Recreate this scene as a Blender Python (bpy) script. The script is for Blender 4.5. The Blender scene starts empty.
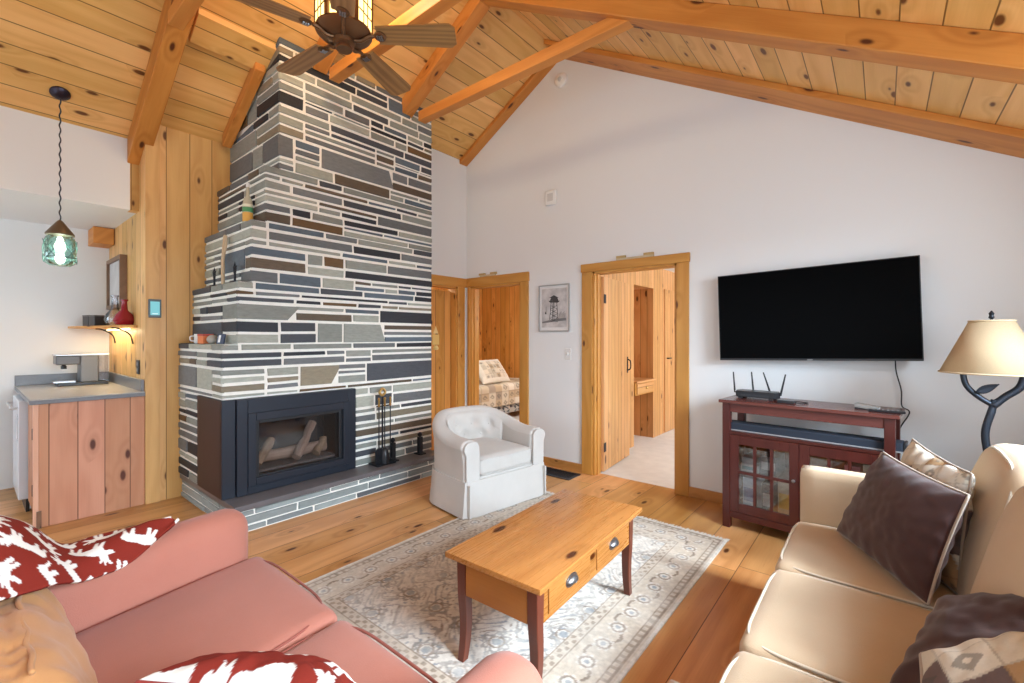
import bpy, bmesh, math, random
import numpy as np
from mathutils import Vector, Matrix, Euler, noise as mnoise

random.seed(7)
sc = bpy.context.scene
COL = sc.collection
PI = math.pi

# ------------------------------------------------------------------ materials
class G:
    """small node-graph builder"""
    def __init__(s, name):
        s.m = bpy.data.materials.new(name); s.m.use_nodes = True
        s.t = s.m.node_tree; s.t.nodes.clear()
        s.out = s.t.nodes.new('ShaderNodeOutputMaterial')
    def n(s, typ, **kw):
        x = s.t.nodes.new(typ)
        for k, v in kw.items(): setattr(x, k, v)
        return x
    def put(s, sock, v):
        if v is None: return
        if isinstance(v, bpy.types.NodeSocket): s.t.links.new(v, sock)
        elif isinstance(v, (tuple, list)):
            sock.default_value = tuple(v) + ((1,) if len(v) == 3 and len(sock.default_value) == 4 else ())
        else: sock.default_value = v
    def M(s, op, a, b=None, c=None, clamp=False):
        x = s.n('ShaderNodeMath', operation=op); x.use_clamp = clamp
        s.put(x.inputs[0], a); s.put(x.inputs[1], b)
        if c is not None: s.put(x.inputs[2], c)
        return x.outputs[0]
    def mix(s, f, a, b, mode='MIX'):
        x = s.n('ShaderNodeMix', data_type='RGBA', blend_type=mode)
        s.put(x.inputs[0], f); s.put(x.inputs[6], a); s.put(x.inputs[7], b)
        return x.outputs[2]
    def vec(s, a, b, c):
        x = s.n('ShaderNodeCombineXYZ')
        for i, v in enumerate((a, b, c)): s.put(x.inputs[i], v)
        return x.outputs[0]
    def noise(s, v, scale=1., detail=2., rough=.5, dist=0.):
        x = s.n('ShaderNodeTexNoise'); s.put(x.inputs['Vector'], v)
        x.inputs['Scale'].default_value = scale; x.inputs['Detail'].default_value = detail
        x.inputs['Roughness'].default_value = rough; x.inputs['Distortion'].default_value = dist
        return x.outputs['Fac']
    def smooth(s, v, lo, hi):
        x = s.n('ShaderNodeMapRange'); x.interpolation_type = 'SMOOTHSTEP'
        s.put(x.inputs[0], v); x.inputs[1].default_value = lo; x.inputs[2].default_value = hi
        return x.outputs[0]
    def obj(s):
        return s.n('ShaderNodeTexCoord').outputs['Object']
    def bsdf(s, color, rough=.5, metal=0., height=None, bump=.2, bdist=.01, **kw):
        b = s.n('ShaderNodeBsdfPrincipled')
        s.put(b.inputs['Base Color'], color); s.put(b.inputs['Roughness'], rough)
        b.inputs['Metallic'].default_value = metal
        for k, v in kw.items(): s.put(b.inputs[k], v)
        if height is not None:
            bp = s.n('ShaderNodeBump'); bp.inputs['Strength'].default_value = bump; bp.inputs['Distance'].default_value = bdist
            s.put(bp.inputs['Height'], height); s.t.links.new(bp.outputs[0], b.inputs['Normal'])
        s.t.links.new(b.outputs[0], s.out.inputs[0])
        return s.m

def mul(c, k): return tuple(min(1, x * k) for x in c)

def wood(name, light, dark, plank=0., groove=.003, rough=.42, knots=.5, var=.3, length=0., knotc=None, ringf=16., spec=.4, gd=.16):
    g = G(name)
    uv = g.n('ShaderNodeUVMap'); sp = g.n('ShaderNodeSeparateXYZ'); g.t.links.new(uv.outputs[0], sp.inputs[0])
    u, v = sp.outputs[0], sp.outputs[1]
    gr = None
    if plank:
        q = g.M('DIVIDE', v, plank); vi = g.M('FLOOR', q); fr = g.M('SUBTRACT', q, vi)
        w = g.n('ShaderNodeTexWhiteNoise', noise_dimensions='1D'); g.put(w.inputs['W'], g.M('ADD', vi, .37)); r = w.outputs['Value']
        e = g.M('MULTIPLY', g.M('SUBTRACT', .5, g.M('ABSOLUTE', g.M('SUBTRACT', fr, .5))), plank)
        gr = g.smooth(e, groove * 1.3, groove * .5)
        u = g.M('MULTIPLY_ADD', r, 7.3, u)
        if length:
            q2 = g.M('DIVIDE', u, length); ui = g.M('FLOOR', q2)
            w2 = g.n('ShaderNodeTexWhiteNoise', noise_dimensions='1D'); g.put(w2.inputs['W'], g.M('MULTIPLY_ADD', vi, 17.31, ui)); r = w2.outputs['Value']
            f2 = g.M('SUBTRACT', q2, ui)
            e2 = g.M('MULTIPLY', g.M('SUBTRACT', .5, g.M('ABSOLUTE', g.M('SUBTRACT', f2, .5))), length)
            gr = g.M('MAXIMUM', gr, g.smooth(e2, groove * 1.3, groove * .5))
    else:
        r = g.n('ShaderNodeObjectInfo').outputs['Random']
    rz = g.M('MULTIPLY', r, 40.)
    kn = g.n('ShaderNodeTexVoronoi', voronoi_dimensions='2D')
    g.put(kn.inputs['Vector'], g.vec(g.M('MULTIPLY_ADD', u, 2.3, rz), g.M('MULTIPLY', v, 5.6), 0.)); kn.inputs['Scale'].default_value = 1.
    kd = kn.outputs['Distance']
    sc_ = g.n('ShaderNodeSeparateColor'); g.t.links.new(kn.outputs['Color'], sc_.inputs[0])
    keep = g.M('LESS_THAN', sc_.outputs[0], knots)
    halo = g.M('MULTIPLY', g.smooth(kd, .42, .03), keep)
    n1 = g.noise(g.vec(g.M('MULTIPLY', u, .8), g.M('MULTIPLY', v, 5.), rz), 1., 2.)
    ring = g.M('SINE', g.M('ADD', g.M('MULTIPLY_ADD', v, ringf * 6.28 * .35, g.M('MULTIPLY', n1, 22.)), g.M('MULTIPLY', halo, 9.)))
    fine = g.noise(g.vec(g.M('MULTIPLY', u, 5.), g.M('MULTIPLY', v, 130.), rz), 1., 3., .6)
    blot = g.noise(g.vec(g.M('MULTIPLY', u, 1.6), g.M('MULTIPLY', v, 3.5), rz), 1., 2.)
    f = g.M('ADD', g.M('MULTIPLY_ADD', ring, .16, .3), g.M('ADD', g.M('MULTIPLY', fine, .42), g.M('MULTIPLY_ADD', blot, .7, -.35)), clamp=True)
    c = g.mix(f, dark, light)
    k = g.M('MULTIPLY_ADD', r, var, 1 - var / 2)
    c = g.mix(1., c, g.vec(k, k, g.M('MULTIPLY', k, k)), 'MULTIPLY')
    kf = g.M('MULTIPLY', g.smooth(g.M('MULTIPLY_ADD', sc_.outputs[1], .07, kd), .135, .07), keep)
    hf = g.M('MULTIPLY', g.M('MULTIPLY', halo, .28), 1.)
    kc = knotc or (dark[0] * .20, dark[1] * .13, dark[2] * .12)
    c = g.mix(hf, c, mul(dark, .75)); c = g.mix(kf, c, kc)
    h = fine
    if gr is not None:
        c = g.mix(gr, c, mul(dark, gd)); h = g.M('SUBTRACT', g.M('MULTIPLY', fine, .12), gr)
    return g.bsdf(c, g.M('MULTIPLY_ADD', fine, .12, rough - .06), height=h, bump=.35 if plank else .06, bdist=.004, **{'Specular IOR Level': spec})

def plain(name, c, rough=.5, metal=0., var=.06, scale=6., bump=0., bscale=120., **kw):
    g = G(name); o = g.obj()
    n = g.noise(o, scale, 3.)
    col = g.mix(n, mul(c, 1 - var), mul(c, 1 + var))
    h = g.noise(o, bscale, 2.) if bump else None
    return g.bsdf(col, rough, metal, h, bump, .002, **kw)

def fabric(name, c, c2=None, rough=.9, scale=5., bump=.25, weave=420., sheen=.15):
    g = G(name); o = g.obj()
    n = g.noise(o, scale, 4., .6); w = g.noise(o, weave, 1.)
    col = g.mix(g.M('ADD', g.M('MULTIPLY', n, .75), g.M('MULTIPLY', w, .25)), mul(c, .84), c2 or mul(c, 1.12))
    return g.bsdf(col, rough, 0., g.M('ADD', w, g.M('MULTIPLY', n, 2.)), bump, .003, **{'Sheen Weight': sheen, 'Specular IOR Level': .2})

def vcol(name, rough=.85, nscale=60., namt=.25, bump=.2, spec=.25, stretch=(1, 1, 1)):
    g = G(name)
    a = g.n('ShaderNodeAttribute'); a.attribute_name = 'Col'
    mp = g.n('ShaderNodeMapping'); mp.inputs['Scale'].default_value = stretch; g.t.links.new(g.obj(), mp.inputs[0])
    n = g.noise(mp.outputs[0], nscale, 4., .65)
    k = g.M('MULTIPLY_ADD', n, namt * 2, 1 - namt)
    c = g.mix(1., a.outputs['Color'], g.vec(k, k, k), 'MULTIPLY')
    return g.bsdf(c, rough, 0., n, bump, .006, **{'Specular IOR Level': spec})

def glow(name, c, s):
    g = G(name); e = g.n('ShaderNodeEmission'); e.inputs[0].default_value = (*c, 1); e.inputs[1].default_value = s
    g.t.links.new(e.outputs[0], g.out.inputs[0]); return g.m

def thin_glass(name, tint=(1, 1, 1), refl=.12, rough=.02):
    g = G(name); t = g.n('ShaderNodeBsdfTransparent'); t.inputs[0].default_value = (*tint, 1)
    gl = g.n('ShaderNodeBsdfGlossy'); gl.inputs['Roughness'].default_value = rough
    fr = g.n('ShaderNodeFresnel'); fr.inputs[0].default_value = 1.45
    mx = g.n('ShaderNodeMixShader'); g.put(mx.inputs[0], g.M('ADD', fr.outputs[0], refl - .04, clamp=True))
    g.t.links.new(t.outputs[0], mx.inputs[1]); g.t.links.new(gl.outputs[0], mx.inputs[2]); g.t.links.new(mx.outputs[0], g.out.inputs[0])
    return g.m

CEIL = wood('ceiling_pine', (.87, .53, .20), (.66, .33, .085), plank=.162, groove=.0035, knots=.5, rough=.45, var=.28, gd=.3)
BEAM = wood('beam_fir', (.70, .30, .068), (.46, .15, .022), knots=.38, rough=.5, var=.16, ringf=20)
PINE = wood('pine_wall_boards', (.77, .47, .19), (.56, .29, .09), plank=.165, groove=.003, knots=.68, rough=.45, var=.3, gd=.35)
PINED = wood('amber_pine_boards', (.74, .36, .085), (.50, .19, .03), plank=.12, groove=.003, knots=.45, rough=.45, var=.25, gd=.3)
PINEL = wood('bedroom_pine_boards', (.74, .42, .18), (.52, .25, .085), plank=.095, groove=.003, knots=.3, rough=.42, var=.2, gd=.35)
TRIM = wood('pine_trim', (.69, .35, .085), (.48, .20, .035), knots=.3, rough=.42, var=.16)
BASE = wood('pine_baseboard', (.60, .29, .09), (.42, .17, .04), knots=.25, rough=.4)
FLOOR = wood('plank_floor', (.72, .385, .145), (.44, .185, .048), plank=.235, groove=.0022, knots=.3, rough=.30, var=.38, length=3.1, gd=.25, spec=.5)
CAB = wood('red_pine_planks', (.66, .33, .20), (.50, .21, .115), plank=.15, groove=.003, knots=.72, rough=.5, var=.3, gd=.35)
TABLE = wood('honey_pine_top', (.52, .225, .06), (.33, .115, .022), knots=.3, rough=.28, var=.1, spec=.55)
TABLEB = wood('dark_pine_apron', (.50, .19, .04), (.33, .10, .016), knots=.1, rough=.35, var=.12)
TABLEL = wood('red_brown_leg', (.18, .05, .028), (.10, .022, .012), knots=0., rough=.32, var=.1)
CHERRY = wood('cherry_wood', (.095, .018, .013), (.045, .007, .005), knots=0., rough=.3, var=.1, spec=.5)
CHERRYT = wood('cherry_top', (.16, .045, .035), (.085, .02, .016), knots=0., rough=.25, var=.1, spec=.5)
BLADE = wood('fan_blade_oak', (.46, .255, .10), (.13, .055, .018), knots=0., rough=.4, ringf=70)
LOGM = wood('log_bark', (.66, .43, .28), (.30, .17, .10), knots=.2, rough=.9)
WALL = plain('white_wall_paint', (.775, .785, .79), .75, var=.015, scale=1.5, bump=.05, bscale=300)
WHITE = plain('white_plastic', (.82, .82, .80), .35, var=.02)
CARPET = plain('pale_carpet', (.74, .71, .67), .95, var=.12, scale=9, bump=.5, bscale=500)
STONE = vcol('slate_stone', .62, 16., .32, .45, .35, (1, 1, 3.5))
MORTAR = plain('white_mortar', (.90, .87, .80), .9, var=.08, scale=30, bump=.4, bscale=90)
BLUESTONE = plain('hearth_bluestone', (.13, .12, .125), .35, var=.3, scale=9, bump=.15, bscale=40)
BLACKM = plain('satin_black_metal', (.022, .027, .040), .38, .3, var=.1)
BROWNM = plain('brown_steel_side', (.040, .020, .018), .5, .2, var=.15)
IRON = plain('wrought_iron', (.020, .022, .028), .45, .6, var=.2)
GREYIRON = plain('grey_blue_iron', (.045, .055, .075), .4, .7, var=.2)
BLACKP = plain('black_plastic', (.012, .013, .016), .35, var=.1)
NAVYC = plain('soundbar_mesh_fabric', (.014, .021, .036), .75, var=.1, bump=.4, bscale=700)
SCREEN = plain('tv_screen_glass', (.001, .001, .0012), .3, var=0., **{'Specular IOR Level': .03})
BRONZE = plain('dark_bronze', (.19, .105, .055), .32, .8, var=.25)
BRASS = plain('aged_brass', (.55, .36, .13), .3, .9, var=.15)
PEWTER = plain('pewter', (.30, .30, .31), .32, .9, var=.15)
STEEL = plain('brushed_steel', (.55, .57, .60), .3, .8, var=.06)
COUNTER = plain('grey_laminate', (.17, .175, .19), .32, var=.12, scale=40)
COUNTERT = plain('stone_look_laminate', (.42, .40, .38), .3, var=.12, scale=60)
DISHW = plain('dishwasher_enamel', (.66, .70, .76), .25, var=.02)
PINK = fabric('rose_microsuede', (.43, .155, .105), (.51, .20, .145), scale=3.)
PINKD = fabric('rose_piping', (.30, .085, .06))
TANF = fabric('warm_lit_tan', (.52, .235, .085), (.60, .295, .12), scale=6.)  # warm indoor light on the back cushions put into this cloth colour
BEIGE = fabric('beige_upholstery', (.56, .41, .265), (.64, .49, .34), scale=3.)
BEIGEP = fabric('beige_piping', (.66, .58, .47))
CREAM = fabric('cream_chair_fabric', (.57, .53, .49), (.65, .61, .57), scale=4.)
CHOC = fabric('chocolate_velvet', (.040, .017, .016), (.085, .04, .038), scale=9., rough=.6, sheen=.2)
CHOCP = fabric('pale_piping', (.40, .33, .27))
SHADE = None
g = G('linen_shade'); o = g.obj(); w_ = g.noise(o, 260., 1.); c_ = g.mix(w_, (.66, .50, .31), (.76, .60, .40))
tr = g.n('ShaderNodeBsdfTranslucent'); g.put(tr.inputs[0], c_); df = g.n('ShaderNodeBsdfDiffuse'); g.put(df.inputs[0], c_)
mx = g.n('ShaderNodeMixShader'); mx.inputs[0].default_value = .35
g.t.links.new(df.outputs[0], mx.inputs[1]); g.t.links.new(tr.outputs[0], mx.inputs[2]); g.t.links.new(mx.outputs[0], g.out.inputs[0]); SHADE = g.m
VC = vcol('printed_cloth', .9, 200., .08, .15, .15)
VCRUG = vcol('rug_pile', .95, 90., .16, .5, .1)
GLASS = thin_glass('clear_glass')
FGLASS = thin_glass('fireplace_glass', (.84, .84, .86), .055, .03)
AQUA = thin_glass('aqua_glass', (.62, .88, .84), .16, .08)
CLEARV = thin_glass('clear_vessel', (.88, .88, .92), .18, .03)
REDG = plain('red_glass', (.33, .012, .025), .08, var=.05, **{'Transmission Weight': .25})
AMBER = glow('amber_lantern_glow', (1., .74, .26), 2.6)
BULB = glow('bulb_glow', (1., .93, .78), 9.)

# ------------------------------------------------------------------ mesh helpers
def bm_(): return bmesh.new()

def box(bm, x0, x1, y0, y1, z0, z1, M=None, bev=0.):
    ps = [(x0, y0, z0), (x1, y0, z0), (x1, y1, z0), (x0, y1, z0), (x0, y0, z1), (x1, y0, z1), (x1, y1, z1), (x0, y1, z1)]
    vs = [bm.verts.new(M @ Vector(p) if M else p) for p in ps]
    fs = [bm.faces.new([vs[i] for i in f]) for f in ((3, 2, 1, 0), (4, 5, 6, 7), (0, 1, 5, 4), (1, 2, 6, 5), (2, 3, 7, 6), (3, 0, 4, 7))]
    if bev:
        es = list({e for f in fs for e in f.edges})
        bmesh.ops.bevel(bm, geom=es, offset=bev, segments=2, affect='EDGES', profile=.7)
    return fs

def prism(bm, pts, a0, a1, axis='y'):
    """extrude a convex 2-D outline along an axis: axis y takes (x,z), z takes (x,y), x takes (y,z)"""
    def P(p, a): return {'y': (p[0], a, p[1]), 'z': (p[0], p[1], a), 'x': (a, p[0], p[1])}[axis]
    A = [bm.verts.new(P(p, a0)) for p in pts]; Bv = [bm.verts.new(P(p, a1)) for p in pts]
    n = len(pts)
    bm.faces.new(A); bm.faces.new(Bv[::-1])
    for i in range(n):
        j = (i + 1) % n; bm.faces.new((A[j], A[i], Bv[i], Bv[j]))

def tube(bm, pts, r, seg=10, closed=False):
    pts = [Vector(p) for p in pts]; n = len(pts)
    rr = r if isinstance(r, (list, tuple)) else [r] * n
    rings = []; prev = None
    for i, p in enumerate(pts):
        if closed: t = pts[(i + 1) % n] - pts[i - 1]
        else: t = pts[min(i + 1, n - 1)] - pts[max(i - 1, 0)]
        t.normalize()
        if prev is None:
            a = Vector((0, 0, 1)) if abs(t.z) < .9 else Vector((1, 0, 0)); prev = (a - t * a.dot(t)).normalized()
        else:
            prev = prev - t * prev.dot(t)
            prev = prev.normalized() if prev.length > 1e-6 else t.orthogonal().normalized()
        b = t.cross(prev)
        rings.append([bm.verts.new(p + (prev * math.cos(2 * PI * k / seg) + b * math.sin(2 * PI * k / seg)) * rr[i]) for k in range(seg)])
    m = n if closed else n - 1
    for i in range(m):
        A, Bv = rings[i], rings[(i + 1) % n]
        for k in range(seg):
            j = (k + 1) % seg; bm.faces.new((A[k], A[j], Bv[j], Bv[k]))
    if not closed:
        bm.faces.new(rings[0][::-1]); bm.faces.new(rings[-1])

def lathe(bm, prof, c=(0, 0, 0), seg=28, cap=True, M=None):
    c = Vector(c); rings = []
    for r, z in prof:
        ring = []
        for k in range(seg):
            p = c + Vector((r * math.cos(2 * PI * k / seg), r * math.sin(2 * PI * k / seg), z))
            ring.append(bm.verts.new(M @ p if M else p))
        rings.append(ring)
    for A, Bv in zip(rings, rings[1:]):
        for k in range(seg):
            j = (k + 1) % seg; bm.faces.new((A[k], A[j], Bv[j], Bv[k]))
    if cap:
        bm.faces.new(rings[0][::-1]); bm.faces.new(rings[-1])

def spline(pts, n=8):
    pts = [Vector(p) for p in pts]; out = []
    for i in range(len(pts) - 1):
        p0, p1, p2, p3 = pts[max(i - 1, 0)], pts[i], pts[i + 1], pts[min(i + 2, len(pts) - 1)]
        for k in range(n):
            t = k / n
            out.append(.5 * ((2 * p1) + (p2 - p0) * t + (2 * p0 - 5 * p1 + 4 * p2 - p3) * t * t + (3 * p1 - p0 - 3 * p2 + p3) * t ** 3))
    out.append(pts[-1]); return out

def soft(bm, x0, x1, y0, y1, z0, z1, r=.05, n=12, puff=0., fn=None):
    """upholstered block: a rounded box with a crowned top"""
    cx, cy, cz = (x0 + x1) / 2, (y0 + y1) / 2, (z0 + z1) / 2
    hx, hy, hz = (x1 - x0) / 2, (y1 - y0) / 2, (z1 - z0) / 2
    r = min(r, hx, hy, hz)
    vm = {}
    def V(i, j, k):
        key = (i, j, k)
        if key in vm: return vm[key]
        def e(t):  # denser near the edges
            s = 2 * t / n - 1
            return math.copysign(abs(s) ** .65, s)
        p = Vector((e(i) * hx, e(j) * hy, e(k) * hz))
        q = Vector((max(-hx + r, min(hx - r, p.x)), max(-hy + r, min(hy - r, p.y)), max(-hz + r, min(hz - r, p.z))))
        d = p - q
        if d.length > 1e-9: p = q + d.normalized() * r
        a, b, c = p.x / hx, p.y / hy, p.z / hz
        if puff: p.z += puff * (1 - a * a) * (1 - b * b) * (1 if c > 0 else .3 * -1) * abs(c)
        p += Vector((cx, cy, cz))
        if fn: p = Vector(fn(p, a, b, c))
        vm[key] = bm.verts.new(p); return vm[key]
    R = range(n)
    for a in R:
        for b in R:
            for f in ([(a, b, n), (a + 1, b, n), (a + 1, b + 1, n), (a, b + 1, n)], [(a, b + 1, 0), (a + 1, b + 1, 0), (a + 1, b, 0), (a, b, 0)],
                      [(a, 0, b), (a + 1, 0, b), (a + 1, 0, b + 1), (a, 0, b + 1)], [(a, n, b + 1), (a + 1, n, b + 1), (a + 1, n, b), (a, n, b)],
                      [(0, a, b + 1), (0, a + 1, b + 1), (0, a + 1, b), (0, a, b)], [(n, a, b), (n, a + 1, b), (n, a + 1, b + 1), (n, a, b + 1)]):
                bm.faces.new([V(*t) for t in f])

def obj(name, bm, mat, parent=None, grain=(0, 0, 1), smooth=False, bev=0., colors=None, uv=True, loc=None, rot=None):
    if uv:
        ul = bm.loops.layers.uv.verify(); gv = Vector(grain).normalized()
        o1, o2 = random.random() * 9, random.random() * 9 if not getattr(mat, 'planked', False) else 0.
        bm.normal_update()
        for f in bm.faces:
            nn = f.normal
            if abs(nn.dot(gv)) > .85:
                a = nn.orthogonal().normalized(); b = nn.cross(a)
            else:
                b = nn.cross(gv).normalized(); a = gv
                # keep the sign of the cross axis stable so boards run on over neighbouring faces
                if (abs(b.x) >= max(abs(b.y), abs(b.z)) and b.x < 0) or (abs(b.y) > max(abs(b.x), abs(b.z)) and b.y < 0) or (abs(b.z) > max(abs(b.x), abs(b.y)) and b.z < 0): b = -b
            for l in f.loops:
                l[ul].uv = (l.vert.co.dot(a) + o1, l.vert.co.dot(b) + o2)
    me = bpy.data.meshes.new(name); bm.to_mesh(me); bm.free()
    if smooth:
        for p in me.polygons: p.use_smooth = True
    for m in (mat if isinstance(mat, (list, tuple)) else [mat]): me.materials.append(m)
    if colors is not None:
        ca = me.color_attributes.new('Col', 'FLOAT_COLOR', 'POINT')
        ca.data.foreach_set('color', np.asarray(colors, dtype=np.float32).ravel())
    o = bpy.data.objects.new(name, me); COL.objects.link(o)
    if parent: o.parent = parent
    if loc: o.location = loc
    if rot: o.rotation_euler = rot
    if bev:
        md = o.modifiers.new('bevel', 'BEVEL'); md.width = bev; md.segments = 2; md.limit_method = 'ANGLE'; md.angle_limit = .6
    if smooth == 'auto':
        for p in me.polygons: p.use_smooth = True
        me.set_sharp_from_angle(angle=.7)
    return o

def tag(o, label, cat, group=None):
    o['label'] = label; o['category'] = cat
    if group: o['group'] = group
    return o

def thing(name, label, cat, loc=(0, 0, 0), rz=0., group=None):
    o = bpy.data.objects.new(name, None); o.empty_display_size = .1; COL.objects.link(o)
    o.location = loc; o.rotation_euler = (0, 0, rz)
    return tag(o, label, cat, group)

def struct(o):
    o['kind'] = 'structure'; return o

def sbox(name, dims, mat, parent=None, grain=(0, 0, 1), bev=0.):
    b = bm_(); box(b, *dims); return obj(name, b, mat, parent, grain, bev=bev)

# ------------------------------------------------------------------ room constants
YW = 3.906            # wall that carries the television
XR = -2.56; ZR = 4.27; SL = .575
XK = -4.8             # plane of the white header over the kitchen
XP = -4.6             # pine wall beside the chimney
XB = -6.02            # far kitchen wall
XRW = .98             # window wall on the right
YN = -1.75            # wall behind the camera
def zc(x): return ZR - SL * abs(x - XR)

# ------------------------------------------------------------------ shell
b = bm_(); box(b, -6.3, 1.2, -1.95, 4.0, -.08, 0)
struct(obj('floor', b, FLOOR, grain=(0, 1, 0)))
b = bm_(); box(b, -6.6, 1.0, 4.0, 9.2, -.08, .001)
struct(obj('floor.001', b, CARPET))
b = bm_(); prism(b, [(XR, ZR), (-4.95, zc(-4.95)), (-4.95, zc(-4.95) + .1), (XR, ZR + .1)], YN - .15, YW + .12)
struct(obj('ceiling', b, CEIL, grain=(0, 1, 0)))
b = bm_(); prism(b, [(XR, ZR), (XR, ZR + .1), (1.13, zc(1.13) + .1), (1.13, zc(1.13))], YN - .15, YW + .12)
struct(obj('ceiling.001', b, CEIL, grain=(0, 1, 0)))

D1 = (-2.187, -1.369, 1.987); D2 = (-3.862, -3.084, 1.958)
b = bm_()
def wp(*pts): prism(b, [(p[0], p[1]) for p in pts], YW, YW + .12)
def col(x0, x1, z0):
    xs = [x0] + ([XR] if x0 < XR < x1 else []) + [x1]
    wp((x0, z0), (x1, z0), *[(x, zc(x) + .02) for x in xs[::-1]])
col(-4.05, D2[0], 0); col(D2[0], D2[1], D2[2]); col(D2[1], D1[0], 0); col(D1[0], D1[1], D1[2]); col(D1[1], XRW + .1, 0)
struct(obj('wall_back', b, WALL))
# short white wall beside the chimney with the left doorway
XL = -3.93; D3 = (3.0, 3.74, 1.95)
b = bm_()
box(b, XL - .12, XL, D3[1], YW, 0, zc(XL) + .02); box(b, XL - .12, XL, 3.075, D3[1], D3[2], zc(XL) + .02)
struct(obj('wall_left', b, WALL))
# kitchen
b = bm_(); box(b, XB - .12, XB, YN - .15, 1.2, 0, 3.0); struct(obj('wall_kitchen', b, WALL))
b = bm_(); box(b, XK - .1, XK, YN - .15, .868, 2.4, zc(XK) + .05); struct(obj('wall_header', b, WALL))
b = bm_(); box(b, XK - .1, XK, .868, .926, 2.4, zc(XK) + .02); struct(obj('trim_4', b, PINE))
b = bm_(); box(b, XB, XK - .1, YN - .15, .926, 2.4, 2.46); struct(obj('ceiling.002', b, WALL))
# pine-boarded block beside the chimney
b = bm_()
box(b, XP - .1, XP, .926, 3.0, 0, zc(XP) + .03)
struct(obj('wall_pine', b, PINE))
b = bm_(); box(b, XB, XP - .1, .926, 1.02, 0, 2.92)
struct(obj('wall_pine.001', b, PINE))
# corner post boards of the pine wall (slightly proud)
b = bm_(); box(b, XP, XP + .012, .926, 1.02, 0, zc(XP) + .01); struct(obj('trim_1', b, TRIM if 0 else PINE))
# window wall on the right and wall behind the camera (both out of frame)
b = bm_()
for (y0, y1, z0, z1) in ((YN - .15, -.6, 0, 2.3), (3.0, YW + .1, 0, 2.3), (-.6, 3.0, 0, .98), (-.6, 3.0, 2.16, 2.3)): box(b, XRW, XRW + .14, y0, y1, z0, z1)
struct(obj('wall_right', b, WALL))
for i, (y0, y1) in enumerate(((-.6, .6), (.6, 1.8), (1.8, 3.0))):
    b = bm_()
    for d in ((y0, y0 + .05, .98, 2.16), (y1 - .05, y1, .98, 2.16), (y0, y1, .98, 1.03), (y0, y1, 2.11, 2.16)): box(b, XRW + .02, XRW + .09, *d)
    struct(obj('window_%d' % (i + 1), b, TRIM))
b = bm_()
def nw(x0, x1, z0, z1=None):
    if z1 is None:
        xs = [x0] + ([XR] if x0 < XR < x1 else []) + [x1]
        prism(b, [(x0, z0), (x1, z0)] + [(x, zc(x) + .02) for x in xs[::-1]], YN - .12, YN)
    else: prism(b, [(x0, z0), (x1, z0), (x1, z1), (x0, z1)], YN - .12, YN)
nw(-6.1, -4.9, 0, 3.); nw(-4.9, -3.9, 0); nw(-3.9, .2, 2.25); nw(.2, XRW + .1, 0); nw(-3.9, .2, 0, .25)
struct(obj('wall_front', b, WALL))
b = bm_()
for x in (-3.9, -2.55, -1.2, .12): box(b, x, x + .08, YN - .1, YN - .02, .25, 2.25)
for z in (.25, 2.17): box(b, -3.9, .2, YN - .1, YN - .02, z, z + .08)
struct(obj('window_4', b, TRIM))

# baseboards
for i, (x0, x1) in enumerate(((-2.973, -2.302), (-1.264, XRW))):
    b = bm_(); box(b, x0, x1, YW - .018, YW, 0, .085, bev=.003)
    struct(obj('baseboard_back' + ('.001' if i else ''), b, BASE, grain=(1, 0, 0)))

# ------------------------------------------------------------------ ceiling timbers
def rafter(name, xa, xb, y0, y1, dep, label, group='ceiling rafters', off=0., mat=BEAM, tail=None):
    b = bm_(); pts = [(xa, zc(xa) - off), (xb, zc(xb) - off), (xb, zc(xb) - dep), (xa, zc(xa) - dep)]
    prism(b, pts, y0, y1)
    s = -1 if xb < XR - .01 or xa < XR - .01 else 1
    o = obj(name, b, mat, grain=(1, 0, -SL * s), bev=.006)
    return tag(o, label, 'beam', group)
rafter('ceiling_beam', XR, -4.8, .85, .98, .2, 'pine rafter on the left slope ending above the pine wall corner post')
rafter('ceiling_beam', XR, -3.585, 1.80, 1.92, .145, 'pine rafter on the left slope running behind the fan into the chimney front')
rafter('ceiling_beam', XR, -3.93, 2.70, 2.82, .145, 'pine rafter on the left slope beside the top right edge of the chimney')
rafter('ceiling_beam', XR, XRW, 2.655, 2.79, .145, 'long pine rafter across the right slope, the one nearest the white gable wall')
rafter('ceiling_beam', XR, XRW, 1.80, 1.92, .145, 'pine rafter on the right slope level with the ceiling fan')
rafter('ceiling_beam', XR, XRW, .85, .97, .145, 'pine rafter on the right slope nearest the camera')
rafter('ceiling_beam', -3.80, -4.52, 1.45, 1.525, .10, 'short reddish trimmer beam hugging the left side of the chimney top')
b = bm_(); prism(b, [(-3.66, zc(-3.66)), (-3.86, zc(-3.86)), (-3.86, zc(-3.86) - .045), (-3.66, zc(-3.66) - .045)], 1.03, 1.55)
tag(obj('ceiling_beam', b, CEIL, grain=(0, 1, 0), bev=.004), 'flat board header on the left slope just left of the chimney top', 'beam', 'ceiling rafters')
for (xa, xb, y0, s) in ((XR, -3.93, 3.78, 'left'), (XR, XRW, 3.60, 'right')):
    b = bm_(); prism(b, [(xa, zc(xa)), (xb, zc(xb)), (xb, zc(xb) - .05), (xa, zc(xa) - .05)], y0, YW)
    struct(obj('trim_2' if s == 'left' else 'trim_3', b, BEAM, grain=(1, 0, -SL * (1 if s == 'right' else -1)), bev=.006))
def tie(x0, x1, y0, label, z=3.375, w=.085, h=.09):
    b = bm_(); box(b, x0, x1, y0, y0 + w, z, z + h)
    tag(obj('tie_beam', b, BEAM, grain=(1, 0, 0), bev=.005), label, 'beam', 'horizontal tie beams')
tie(-3.36, -1.24, 2.70, 'horizontal pine tie beam in front of the white gable peak')
tie(-3.36, -1.24, 1.82, 'horizontal pine tie beam passing behind the ceiling fan')
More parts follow.
